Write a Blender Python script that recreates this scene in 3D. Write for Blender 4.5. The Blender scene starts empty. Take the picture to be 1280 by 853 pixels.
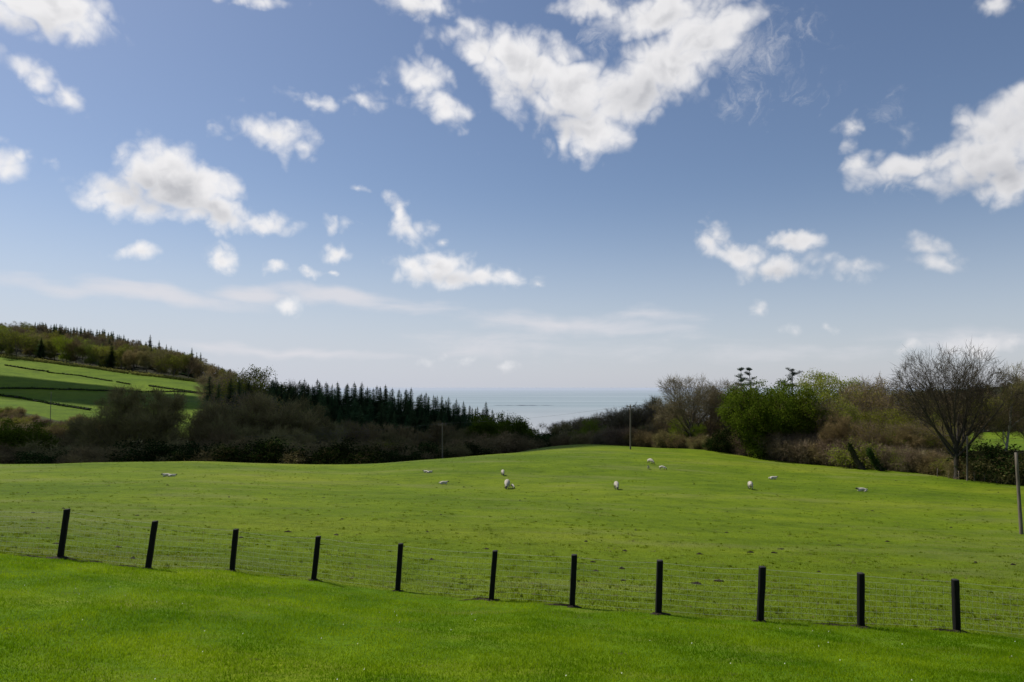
import bpy, math, random
import numpy as np
from mathutils import Vector, Matrix, noise as mnoise

sc = bpy.context.scene
C = sc.collection
R = math.radians
rng = np.random.default_rng(7)
random.seed(7)

# ------------------------------------------------------------------ camera
F_PX, W_PX, H_PX = 853.0, 1280.0, 853.0
PITCH = math.atan(57.5 / F_PX)
cam_d = bpy.data.cameras.new('camera')
cam_d.sensor_width = 36.0
cam_d.lens = 36.0 * F_PX / W_PX
cam_d.clip_start = 0.1
cam_d.clip_end = 200000
cam = bpy.data.objects.new('camera', cam_d)
C.objects.link(cam)
cam.location = (0, 0, 0)
cam.rotation_euler = (math.pi / 2 + PITCH, 0, 0)
sc.camera = cam

def ray(px, py):
    """direction with Y component 1 through a point of the photograph"""
    a = (px - 640.0) / F_PX
    b = (426.5 - py) / F_PX
    y = math.cos(PITCH) - b * math.sin(PITCH)
    z = math.sin(PITCH) + b * math.cos(PITCH)
    return a / y, z / y

# ------------------------------------------------------------------ terrain
COLS = np.array([-500, 0, 130, 260, 400, 550, 700, 850, 1000, 1150, 1280, 1800], float)
ROWS = [
 (0.5, [-2.4]*12),
 (4.0, [-2.85]*12),
 (8.0, [-3.25,-3.35,-3.4,-3.45,-3.45,-3.45,-3.45,-3.5,-3.5,-3.5,-3.5,-3.6]),
 (15., [-3.4,-3.86,-4.02,-4.22,-4.5,-4.68,-4.66,-4.75,-4.85,-5.05,-5.25,-5.6]),
 (25., [-4.8,-5.3,-5.5,-5.7,-5.9,-6.05,-6.2,-6.4,-6.6,-6.85,-7.0,-7.6]),
 (43., [-6.8,-7.2,-7.35,-7.45,-7.7,-7.95,-8.1,-8.5,-8.8,-9.1,-9.3,-10]),
 (70., [-9.0,-9.3,-9.3,-9.3,-9.7,-10.0,-10.0,-10.2,-10.7,-11.1,-11.4,-12]),
 (100.,[-11,-11.1,-10.9,-10.8,-11.3,-10.7,-10.5,-10.9,-12.0,-12.7,-12.9,-13]),
 (120.,[-15,-15,-15,-15,-15.3,-12.5,-11.35,-11.9,-13.2,-13.4,-13.2,-13]),
 (150.,[-22,-22,-22,-22,-22,-18,-12.75,-13.3,-14,-14,-13.6,-13]),
 (200.,[-32,-32,-32,-30,-27,-24,-21,-19,-16.5,-15,-15.0,-14]),
 (280.,[-20,-22,-22.5,-22.5,-24,-26,-33,-30,-24,-18,-15.5,-14]),
 (340.,[-9,-12,-13.5,-15,-21,-28,-40,-38,-30,-20,-14.5,-12]),
 (500.,[34,23,13.5,3.5,-12,-30,-50,-50,-38,-16,-3,2]),
 (650.,[60,49,40,11,-15,-40,-57,-56,-46,-12,4,10]),
 (900.,[50,30,24,-5,-40,-62,-64,-64,-58,-30,-2,5]),
 (1500.,[-66]*12),
 (3200.,[-70]*12),
]
RY = np.log(np.array([r[0] for r in ROWS]))
RZ = np.array([r[1] for r in ROWS])

def pchip_slopes(x, y):
    h = np.diff(x); dl = np.diff(y, axis=0) / h[:, None]
    m = np.zeros_like(y)
    w1 = 2*h[1:] + h[:-1]; w2 = h[1:] + 2*h[:-1]
    a, b = dl[:-1], dl[1:]
    ok = (a * b) > 0
    den = (w1[:, None]/np.where(ok, a, 1) + w2[:, None]/np.where(ok, b, 1))
    m[1:-1] = np.where(ok, (w1+w2)[:, None]/den, 0)
    m[0], m[-1] = dl[0], dl[-1]
    return m

def herm(x, y, m, q):
    q = np.clip(q, x[0], x[-1])
    i = np.clip(np.searchsorted(x, q) - 1, 0, len(x)-2)
    h = x[i+1]-x[i]; t = (q - x[i]) / h
    return i, h, t

def h4(t):
    return 2*t**3-3*t**2+1, t**3-2*t**2+t, -2*t**3+3*t**2, t**3-t**2

RM = pchip_slopes(RY, RZ)

def base_z(u, Y):
    """u: column in photograph pixels at eye level, Y: depth; arrays of one shape"""
    u = np.atleast_1d(np.asarray(u, float)); Y = np.atleast_1d(np.asarray(Y, float))
    i, h, t = herm(RY, None, None, np.log(np.maximum(Y, 0.5)))
    a, b, c, d = h4(t)
    col = (a[:, None]*RZ[i] + (b*h)[:, None]*RM[i] + c[:, None]*RZ[i+1] + (d*h)[:, None]*RM[i+1])  # n x cols
    # Catmull-like across the columns (finite-difference slopes)
    j, hu, tu = herm(COLS, None, None, u)
    sl = np.gradient(col, COLS, axis=1)
    n = np.arange(len(u))
    a, b, c, d = h4(tu)
    return a*col[n, j] + b*hu*sl[n, j] + c*col[n, j+1] + d*hu*sl[n, j+1]

_P = rng.uniform(0, 6.28, 24); _A = rng.uniform(0, 6.28, 24)
def wav(X, Y, wl, n=6, s=0):
    z = 0
    for k in range(n):
        a = _A[(k+s) % 24]; f = 6.283/(wl*(0.7+0.12*k))
        z = z + np.sin((X*math.cos(a)+Y*math.sin(a))*f + _P[(k*3+s) % 24])
    return z / n

def ground(X, Y):
    X = np.atleast_1d(np.asarray(X, float)); Y = np.atleast_1d(np.asarray(Y, float))
    Yc = np.maximum(Y, 0.5)
    u = 640 + F_PX * X / Yc
    z = base_z(u, Yc)
    near = np.clip((60-Yc)/40, 0, 1); far = np.clip((Yc-180)/200, 0, 1)
    z = z + (wav(X, Y, 3.5, s=1)*0.045+wav(X, Y, 1.1, s=4)*.014)*near + wav(X, Y, 16, s=5)*0.10*np.clip((Yc-18)/25, 0, 1) + wav(X, Y, 34, s=13)*0.28*np.clip((Yc-22)/30, 0, 1)
    z = z + wav(X, Y, 70, s=9)*1.2*far
    return z

def gz(x, y):
    return float(ground([x], [y])[0])

def hit(px, py, y0=5.0, y1=900.0):
    """where the sight line through a photograph point meets the ground"""
    a, s = ray(px, py)
    Y = np.exp(np.linspace(math.log(y0), math.log(y1), 3000))
    d = s*Y - ground(a*Y, Y)
    k = np.argmax(d < 0)
    if d[k] >= 0:
        k = len(Y)-1
    Yk = Y[k]
    return a*Yk, Yk, gz(a*Yk, Yk)

# ------------------------------------------------------------------ mesh helpers
def mk_mesh(name, V, F, mats=(), midx=None, smooth=False, col=None):
    V = np.asarray(V, np.float32).reshape(-1, 3); F = np.asarray(F, np.int32)
    me = bpy.data.meshes.new(name)
    me.vertices.add(len(V)); me.vertices.foreach_set('co', V.ravel())
    k = F.shape[1]
    me.loops.add(F.size); me.loops.foreach_set('vertex_index', F.ravel())
    me.polygons.add(len(F))
    me.polygons.foreach_set('loop_start', np.arange(0, F.size, k, dtype=np.int32))
    me.polygons.foreach_set('loop_total', np.full(len(F), k, np.int32))
    for m in mats: me.materials.append(m)
    if midx is not None: me.polygons.foreach_set('material_index', np.asarray(midx, np.int32))
    if smooth: me.polygons.foreach_set('use_smooth', np.ones(len(F), bool))
    me.update(calc_edges=True)
    if col is not None:
        at = me.color_attributes.new('tint', 'FLOAT_COLOR', 'POINT')
        c4 = np.ones((len(V), 4), np.float32); c4[:, :3] = col
        at.data.foreach_set('color', c4.ravel())
    me.validate()
    return me

def link(name, me, parent=None, loc=None):
    o = bpy.data.objects.new(name, me); C.objects.link(o)
    if parent: o.parent = parent
    if loc is not None: o.location = loc
    return o

def tag(o, label=None, cat=None, group=None, kind=None):
    if label: o['label'] = label
    if cat: o['category'] = cat
    if group: o['group'] = group
    if kind: o['kind'] = kind
    return o

class Soup:
    """collects quads"""
    def __init__(s): s.V = []; s.F = []; s.n = 0; s.M = []; s.C = []
    def add(s, V, F, m=0, c=None):
        V = np.asarray(V, float).reshape(-1, 3); F = np.asarray(F, int)
        s.V.append(V); s.F.append(F + s.n); s.n += len(V); s.M.append(np.full(len(F), m))
        if c is not None: s.C.append(np.tile(c, (len(V), 1)))
    def tube(s, P, r, k=6, m=0, cap=True):
        P = np.asarray(P, float); n = len(P); r = np.broadcast_to(np.asarray(r, float), (n,))
        T = np.gradient(P, axis=0); T /= np.linalg.norm(T, axis=1)[:, None] + 1e-9
        ref = np.array([0.31, 0.17, 0.93]) if abs(T[0, 2]) < 0.8 else np.array([0.95, 0.2, 0.1])
        A = np.cross(T, ref); A /= np.linalg.norm(A, axis=1)[:, None] + 1e-9
        B = np.cross(T, A)
        th = np.arange(k) * 2*math.pi/k
        V = P[:, None, :] + r[:, None, None]*(np.cos(th)[None, :, None]*A[:, None, :] + np.sin(th)[None, :, None]*B[:, None, :])
        i = np.arange(n-1)[:, None]*k; j = np.arange(k)[None, :]; j2 = (j+1) % k
        F = np.stack([i+j, i+j2, i+k+j2, i+k+j], -1).reshape(-1, 4)
        V = V.reshape(-1, 3)
        if cap and k % 2 == 0:
            o = (n-1)*k
            cf = [[o, o+q, o+q+1, o+q+2] for q in range(1, k-2, 2)]
            F = np.vstack([F, np.array(cf)]) if cf else F
        s.add(V, F, m)
    def box(s, c, h, m=0, rot=None):
        v = np.array([[x, y, z] for x in (-1, 1) for y in (-1, 1) for z in (-1, 1)], float) * np.array(h)
        if rot is not None: v = v @ np.array(rot).T
        s.add(v + np.array(c), [[0,1,3,2],[4,6,7,5],[0,4,5,1],[2,3,7,6],[0,2,6,4],[1,5,7,3]], m)
    def cards(s, c, A, B, m=0):
        c = np.asarray(c); n = len(c)
        V = np.stack([c-A, c-B, c+A, c+B], 1).reshape(-1, 3)
        F = np.arange(4*n).reshape(n, 4)
        s.add(V, F, m)
    def mesh(s, name, mats, smooth=False):
        return mk_mesh(name, np.vstack(s.V), np.vstack(s.F), mats, np.concatenate(s.M), smooth)

def rand_dirs(n, r=rng):
    v = r.normal(size=(n, 3)); return v / np.linalg.norm(v, axis=1)[:, None]

# ------------------------------------------------------------------ materials
def nodes_of(m):
    m.use_nodes = True; nt = m.node_tree; nt.nodes.clear(); return nt, nt.nodes, nt.links

def N(ns, t, **kw):
    n = ns.new(t)
    for k, v in kw.items():
        if k.startswith('i_'): n.inputs[k[2:].replace('_', ' ')].default_value = v
        else: setattr(n, k, v)
    return n

def ramp(ns, stops, interp='LINEAR'):
    n = ns.new('ShaderNodeValToRGB'); cr = n.color_ramp; cr.interpolation = interp
    while len(cr.elements) < len(stops): cr.elements.new(0.5)
    for e, (p, c) in zip(cr.elements, stops):
        e.position = p; e.color = (*c, 1) if len(c) == 3 else c
    return n

def mixc(ns, ls, f, a, b, mode='MIX'):
    n = ns.new('ShaderNodeMix'); n.data_type = 'RGBA'; n.blend_type = mode
    for key, v in ((0, f), (6, a), (7, b)):
        if hasattr(v, 'is_linked') or isinstance(v, bpy.types.NodeSocket): ls.new(v, n.inputs[key])
        elif key == 0: n.inputs[0].default_value = v
        else: n.inputs[key].default_value = (*v, 1)
    return n.outputs[2]

def leaf_mat(name, c1, c2, trans=0.3, var=0.35, nsc=.45, cw=.5):
    """foliage: colour varies by leaf, by clump and by plant"""
    m = bpy.data.materials.new(name); nt, ns, ls = nodes_of(m)
    geo = ns.new('ShaderNodeNewGeometry'); oi = ns.new('ShaderNodeObjectInfo'); tc = ns.new('ShaderNodeTexCoord')
    nz = N(ns, 'ShaderNodeTexNoise', i_Scale=nsc, i_Detail=3.0); ls.new(tc.outputs['Object'], nz.inputs['Vector'])
    mr = N(ns, 'ShaderNodeMapRange'); ls.new(nz.outputs[0], mr.inputs[0]); mr.inputs[1].default_value = .35; mr.inputs[2].default_value = .65
    a = ns.new('ShaderNodeMath'); a.operation = 'MULTIPLY_ADD'; a.inputs[1].default_value = 1-cw
    ls.new(geo.outputs['Random Per Island'], a.inputs[0])
    b = N(ns, 'ShaderNodeMath', operation='MULTIPLY'); ls.new(mr.outputs[0], b.inputs[0]); b.inputs[1].default_value = cw
    ls.new(b.outputs[0], a.inputs[2])
    col = mixc(ns, ls, a.outputs[0], c1, c2)
    # plant to plant
    hs = ns.new('ShaderNodeHueSaturation'); ls.new(col, hs.inputs['Color'])
    v = N(ns, 'ShaderNodeMapRange'); ls.new(oi.outputs['Random'], v.inputs[0]); v.inputs[3].default_value = 1-var; v.inputs[4].default_value = 1+var
    ls.new(v.outputs[0], hs.inputs['Value'])
    r2 = N(ns, 'ShaderNodeMath', operation='MULTIPLY'); ls.new(oi.outputs['Random'], r2.inputs[0]); r2.inputs[1].default_value = 7.31
    r3 = N(ns, 'ShaderNodeMath', operation='FRACT'); ls.new(r2.outputs[0], r3.inputs[0])
    h = N(ns, 'ShaderNodeMapRange'); ls.new(r3.outputs[0], h.inputs[0]); h.inputs[3].default_value = .5-.022*var/.35; h.inputs[4].default_value = .5+.022*var/.35
    ls.new(h.outputs[0], hs.inputs['Hue'])
    d = ns.new('ShaderNodeBsdfDiffuse'); t = ns.new('ShaderNodeBsdfTranslucent')
    ls.new(hs.outputs[0], d.inputs[0]); ls.new(hs.outputs[0], t.inputs[0])
    mx = ns.new('ShaderNodeMixShader'); mx.inputs[0].default_value = trans
    ls.new(d.outputs[0], mx.inputs[1]); ls.new(t.outputs[0], mx.inputs[2])
    out = ns.new('ShaderNodeOutputMaterial'); ls.new(mx.outputs[0], out.inputs[0])
    return m

def solid_mat(name, c1, c2, scale=3.0, rough=0.85, bump=0.0, stretch=None, detail=5.0):
    m = bpy.data.materials.new(name); nt, ns, ls = nodes_of(m)
    tc = ns.new('ShaderNodeTexCoord'); src = tc.outputs['Object']
    if stretch:
        mp = ns.new('ShaderNodeMapping'); mp.inputs['Scale'].default_value = stretch; ls.new(src, mp.inputs[0]); src = mp.outputs[0]
    nz = N(ns, 'ShaderNodeTexNoise', i_Scale=scale, i_Detail=detail); ls.new(src, nz.inputs['Vector'])
    rp = ramp(ns, [(.3, c1), (.7, c2)]); ls.new(nz.outputs[0], rp.inputs[0])
    p = ns.new('ShaderNodeBsdfPrincipled'); ls.new(rp.outputs[0], p.inputs['Base Color']); p.inputs['Roughness'].default_value = rough
    p.inputs['Specular IOR Level'].default_value = .2
    if bump:
        bp = N(ns, 'ShaderNodeBump', i_Strength=bump, i_Distance=0.05); ls.new(nz.outputs[0], bp.inputs['Height']); ls.new(bp.outputs[0], p.inputs['Normal'])
    out = ns.new('ShaderNodeOutputMaterial'); ls.new(p.outputs[0], out.inputs[0])
    return m

def grass_ground(name, cols, patch, dry, dry_amt, bump_s=.6, fine=9.0):
    """turf seen from afar: broad patches, streaky mottling and fine grain, all in world space"""
    m = bpy.data.materials.new(name); nt, ns, ls = nodes_of(m)
    tc = ns.new('ShaderNodeNewGeometry'); pos = tc.outputs['Position']
    def nz(scale, detail, rough=.55, st=(1, 1, 1)):
        mp = ns.new('ShaderNodeMapping'); mp.inputs['Scale'].default_value = st; ls.new(pos, mp.inputs[0])
        n = N(ns, 'ShaderNodeTexNoise', i_Scale=scale, i_Detail=detail, i_Roughness=rough); ls.new(mp.outputs[0], n.inputs['Vector']); return n.outputs[0]
    big = nz(patch, 4, .55, (.7, 1.3, 1)); mid = nz(patch*9, 5, .6, (.8, 1.2, 1)); fin = nz(fine, 6, .7); mot = nz(fine*.22, 5, .7); d2 = nz(patch*3.2, 5, .65, (.5, 1.5, 1))
    rp = ramp(ns, [(.33, cols[0]), (.5, cols[1]), (.67, cols[2])]); ls.new(big, rp.inputs[0])
    m1 = ramp(ns, [(.3, (.72, .76, .7)), (.5, (1, 1, 1)), (.72, (1.22, 1.16, 1.25))]); ls.new(mid, m1.inputs[0])
    c = mixc(ns, ls, 1.0, rp.outputs[0], m1.outputs[0], 'MULTIPLY')
    f1 = ramp(ns, [(.25, (.6, .62, .6)), (.5, (1, 1, 1)), (.75, (1.3, 1.28, 1.3))]); ls.new(fin, f1.inputs[0])
    c = mixc(ns, ls, 1.0, c, f1.outputs[0], 'MULTIPLY')
    m3_ = ramp(ns, [(.30, (.62, .68, .6)), (.46, (1, 1, 1)), (.6, (1, 1, 1)), (.74, (1.3, 1.2, 1.4))]); ls.new(mot, m3_.inputs[0])
    c = mixc(ns, ls, 1.0, c, m3_.outputs[0], 'MULTIPLY')
    dm = ramp(ns, [(.52, (0, 0, 0)), (.75, (dry_amt,)*3)]); ls.new(d2, dm.inputs[0])
    c = mixc(ns, ls, dm.outputs[0], c, dry)
    p = ns.new('ShaderNodeBsdfPrincipled'); ls.new(c, p.inputs['Base Color']); p.inputs['Roughness'].default_value = .9
    p.inputs['Specular IOR Level'].default_value = .1
    bp = N(ns, 'ShaderNodeBump', i_Strength=bump_s, i_Distance=.12); ls.new(fin, bp.inputs['Height']); ls.new(bp.outputs[0], p.inputs['Normal'])
    out = ns.new('ShaderNodeOutputMaterial'); ls.new(p.outputs[0], out.inputs[0])
    return m

M = {}
M['lawn'] = grass_ground('lawn_turf', [(.075,.155,.002), (.11,.20,.003), (.17,.235,.006)], .3, (.22,.20,.04), .5, fine=14)
M['pasture'] = grass_ground('pasture_turf', [(.085,.138,.003), (.122,.178,.004), (.168,.208,.010)], .04, (.20,.20,.07), .6, fine=5, bump_s=.9)
M['hillgrass'] = grass_ground('hill_turf', [(.075,.125,.003), (.095,.155,.004), (.125,.185,.006)], .012, (.17,.19,.02), .4, fine=1.0)
M['rough'] = grass_ground('rough_turf', [(.045,.038,.015), (.05,.065,.012), (.055,.10,.010)], .035, (.09,.06,.03), .8, fine=.9)
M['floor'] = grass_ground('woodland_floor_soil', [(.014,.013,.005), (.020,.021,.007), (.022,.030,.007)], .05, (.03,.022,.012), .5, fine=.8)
M['bark'] = solid_mat('bark', (.07,.057,.042), (.16,.135,.10), 2.5, bump=.5, stretch=(3,3,.6))
M['barkdark'] = solid_mat('dark_bark', (.028,.024,.018), (.07,.058,.043), 2.5, bump=.5, stretch=(3,3,.6))
M['barkpale'] = solid_mat('pale_bark', (.16,.15,.12), (.30,.28,.24), 2.5, bump=.4)
M['twig'] = leaf_mat('twig_brown', (.12,.092,.055), (.26,.205,.125), 0.2, .3)
M['twigdark'] = leaf_mat('twig_dark', (.15,.115,.050), (.32,.26,.11), 0.3, .3)
M['twighero'] = leaf_mat('twig_of_great_tree', (.045,.036,.026), (.09,.072,.05), 0.1, .2)
M['shadebud'] = leaf_mat('bud_brown', (.13,.115,.035), (.27,.26,.065), .45, .4)
M['bud'] = leaf_mat('bud_olive', (.15,.125,.03), (.29,.26,.055), .4)
M['olive'] = leaf_mat('leaf_olive', (.12,.14,.018), (.26,.29,.035), .45)
M['lime'] = leaf_mat('leaf_lime', (.16,.23,.015), (.32,.38,.03), .5)
M['green'] = leaf_mat('leaf_green', (.038,.060,.006), (.16,.21,.018), .5, .12)
M['ivy'] = leaf_mat('leaf_ivy', (.014,.026,.007), (.04,.065,.014), .2)
M['spruce'] = leaf_mat('needle_spruce', (.045,.085,.032), (.13,.20,.072), .35, .4)
M['pine'] = leaf_mat('needle_pine', (.035,.055,.038), (.08,.11,.07), .2)
M['hedgebrown'] = leaf_mat('hedge_twig', (.12,.09,.055), (.27,.21,.13), .25)
M['blade'] = leaf_mat('grass_blade', (.085,.20,.002), (.33,.44,.010), .55, 0, nsc=.55, cw=.72)
M['fblade'] = leaf_mat('field_blade', (.10,.155,.003), (.255,.295,.016), .5, 0, nsc=.3, cw=.6)
M['darktuft'] = leaf_mat('tuft_dark', (.10,.15,.005), (.19,.24,.014), .45, 0)
M['strawtuft'] = leaf_mat('tuft_straw', (.22,.20,.06), (.36,.32,.15), .35, 0)
M['post'] = solid_mat('creosoted_wood', (.0035,.0033,.003), (.010,.009,.008), 6, rough=.8, bump=.5, stretch=(6,6,.7))
M['posttop'] = solid_mat('weathered_end_grain', (.02,.019,.017), (.06,.055,.05), 30, rough=.9)
M['wire'] = solid_mat('galvanised_wire', (.30,.32,.30), (.46,.48,.45), 2, rough=.6)
M['pole'] = solid_mat('pole_wood', (.10,.08,.06), (.20,.17,.13), 3, rough=.9, bump=.3, stretch=(5,5,.4))
M['cable'] = solid_mat('cable', (.08,.08,.08), (.16,.16,.16), 1, rough=.5)
M['ceramic'] = solid_mat('insulator', (.05,.04,.035), (.1,.08,.07), 4, rough=.3)
M['soil'] = solid_mat('soil', (.014,.010,.006), (.05,.037,.022), 12, bump=.8)
M['stone'] = solid_mat('wall_stone', (.016,.018,.010), (.05,.05,.035), 1.1, bump=.8)

# ------------------------------------------------------------------ fence posts located
PB = [(75,699),(185,711),(290,714),(392,726),(497,739),(614,751),(715,759),(823,768),(950,777),(1076,784),(1196,790)]
PT = [(84,637),(194,652),(295,662),(398,671),(501,680),(619,689),(718,694),(825,701),(953,709),(1076,717),(1194,725)]
post_pos = []
for (bx, by), (tx, ty) in zip(PB, PT):
    x, y, z = hit(bx, by, 8, 40)
    a, s = ray(tx, ty)
    post_pos.append((x, y, z, a*y, s*y))
FX = np.array([p[0] for p in post_pos]); FYs = np.array([p[1] for p in post_pos])
print('fence depths', np.round(FYs, 1), 'heights', [round(p[4]-p[2], 2) for p in post_pos])
# depth of the fence line along each sight column
FU = 640 + F_PX*FX/FYs
def fence_Y(u):
    e0 = (FYs[1]-FYs[0])/(FU[1]-FU[0]); 
    return np.interp(u, [-1500, -100]+list(FU)+[1400, 3800], [FYs[0]*1.12, FYs[0]*1.03]+list(FYs)+[FYs[-1]*1.0, FYs[-1]*.9])

# ------------------------------------------------------------------ ground sheets
US = np.unique(np.concatenate([np.linspace(-3200, -200, 60), np.linspace(-200, 1480, 281), np.linspace(1480, 4400, 60)]))
def sheet(name, lo, hi, n, mat, us=US, drop=0.0, label=None):
    """ground between the depths lo(u) and hi(u)"""
    t = np.linspace(0, 1, n)
    L, Hh = np.log(lo(us)), np.log(hi(us))
    Yg = np.exp(L[None, :]*(1-t[:, None]) + Hh[None, :]*t[:, None])
    Xg = (us[None, :]-640)/F_PX*Yg
    Z = ground(Xg.ravel(), Yg.ravel()) - drop
    V = np.stack([Xg.ravel(), Yg.ravel(), Z], 1)
    nu = len(us); i = np.arange(n-1)[:, None]*nu; j = np.arange(nu-1)[None, :]
    Fq = np.stack([i+j, i+j+1, i+nu+j+1, i+nu+j], -1).reshape(-1, 4)
    o = link(name, mk_mesh(name, V, Fq, [mat], smooth=True)); o['kind'] = 'structure'
    return o
const = lambda v: (lambda u: np.full(np.shape(u), float(v)))
def pasture_edge(u):
    return np.interp(u, [-3200, 0, 400, 560, 700, 850, 1000, 1150, 1205, 1280, 1500, 4400], [130,130,130,140,165,141,122,102,93,87,74,40])
wood_far = lambda u: np.interp(u, [-3200, 262, 275, 1150, 1170, 4400], [285, 285, 420, 420, 150, 60])
sheet('lawn', const(.6), fence_Y, 70, M['lawn'])
sheet('pasture', fence_Y, pasture_edge, 170, M['pasture'])
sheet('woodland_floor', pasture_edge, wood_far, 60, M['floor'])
usR = US[US > 1150]
def strip_lo(u): return np.maximum(wood_far(u), pasture_edge(u)*1.001)
# far terrain in bands so that every band carries one ground cover
usL = np.concatenate([US[US < 262], [262.0]])
rough_top = lambda u: np.interp(u, [-3200, 0, 60, 120, 160, 262], [350, 343, 328, 305, 292, 290])
sheet('rough_ground', const(285), rough_top, 12, M['rough'], usL)
hillfield_top = lambda u: np.interp(u, [-3200, 0, 262], [500, 500, 500])
sheet('hill_pasture', rough_top, hillfield_top, 60, M['hillgrass'], usL)
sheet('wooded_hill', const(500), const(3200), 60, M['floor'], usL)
usM = US[(US >= 262) & (US <= 1170)]; usM = np.unique(np.concatenate([[262.0], usM, [1170.0]]))
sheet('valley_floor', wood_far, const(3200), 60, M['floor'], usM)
usR = np.unique(np.concatenate([[1170.0], US[US > 1170]]))
fr = lambda u: np.interp(u, [1170, 1500, 4400], [235, 235, 150])
sheet('far_meadow', wood_far, fr, 20, M['hillgrass'], usR)
sheet('distant_slope', fr, const(3200), 60, M['floor'], usR)

# sea
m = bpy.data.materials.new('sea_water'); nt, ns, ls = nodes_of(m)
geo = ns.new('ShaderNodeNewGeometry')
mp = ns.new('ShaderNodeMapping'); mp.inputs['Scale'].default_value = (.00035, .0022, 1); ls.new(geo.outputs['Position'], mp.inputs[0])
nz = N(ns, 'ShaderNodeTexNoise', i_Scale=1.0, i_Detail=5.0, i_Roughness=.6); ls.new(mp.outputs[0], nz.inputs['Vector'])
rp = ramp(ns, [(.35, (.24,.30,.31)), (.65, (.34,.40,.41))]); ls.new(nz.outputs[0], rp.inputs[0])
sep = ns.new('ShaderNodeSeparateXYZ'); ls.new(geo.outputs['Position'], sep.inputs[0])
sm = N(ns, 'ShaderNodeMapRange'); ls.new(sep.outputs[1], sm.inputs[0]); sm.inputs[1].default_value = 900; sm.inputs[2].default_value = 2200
sandy_haze = mixc(ns, ls, sm.outputs[0], (.42,.43,.43), rp.outputs[0])
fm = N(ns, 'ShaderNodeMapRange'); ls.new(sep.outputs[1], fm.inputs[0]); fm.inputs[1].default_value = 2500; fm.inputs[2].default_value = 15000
sandy_haze = mixc(ns, ls, fm.outputs[0], sandy_haze, (.41,.45,.50))  # distance haze painted into the water colour, paler far out
p = ns.new('ShaderNodeBsdfPrincipled'); ls.new(sandy_haze, p.inputs['Base Color']); p.inputs['Roughness'].default_value = .45
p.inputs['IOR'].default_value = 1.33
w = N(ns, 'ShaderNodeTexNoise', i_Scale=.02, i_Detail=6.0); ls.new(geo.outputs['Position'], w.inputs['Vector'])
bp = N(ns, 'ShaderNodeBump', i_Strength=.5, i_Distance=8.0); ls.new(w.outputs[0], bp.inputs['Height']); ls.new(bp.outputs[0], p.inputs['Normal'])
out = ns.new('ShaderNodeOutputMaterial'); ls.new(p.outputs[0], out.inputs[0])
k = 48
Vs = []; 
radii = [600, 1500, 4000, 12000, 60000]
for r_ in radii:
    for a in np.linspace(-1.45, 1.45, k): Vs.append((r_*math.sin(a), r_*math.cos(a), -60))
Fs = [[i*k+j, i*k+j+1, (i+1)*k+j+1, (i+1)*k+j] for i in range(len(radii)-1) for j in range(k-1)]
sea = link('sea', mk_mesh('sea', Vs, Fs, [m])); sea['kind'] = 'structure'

def low_land(name, px0, px1, Y, h, mat, thick):
    """long low bank lying in the sea"""
    n = 60; V = []
    for i in range(n):
        t = i/(n-1); px = px0+(px1-px0)*t
        a = (px-640)/F_PX
        e = math.sin(math.pi*t)**.5*(.65+.35*math.sin(t*9+1)*math.sin(t*23))
        wd = thick*max(e, .05)
        for (dy, dz) in ((-1, -2.), (-.45, h*e*.7), (.1, h*e), (1, -2.)):
            V.append((a*Y, Y+dy*wd, -60+dz))
    Fq = [[i*4+j, (i+1)*4+j, (i+1)*4+j+1, i*4+j+1] for i in range(n-1) for j in range(3)]
    return link(name, mk_mesh(name, V, Fq, [mat], smooth=True))
M['bank'] = solid_mat('wet_sand', (.07,.09,.11), (.12,.14,.16), .01)
M['bluehill'] = solid_mat('hazy_shore', (.38,.43,.52), (.44,.49,.57), .001)  # pale blue of distance haze put into the base colour
o = low_land('sandbank', 616, 693, 2250, .9, M['bank'], 95); o['kind'] = 'structure'
o = low_land('headland', 783, 880, 19000, 38, M['bluehill'], 600); o['kind'] = 'structure'

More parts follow.
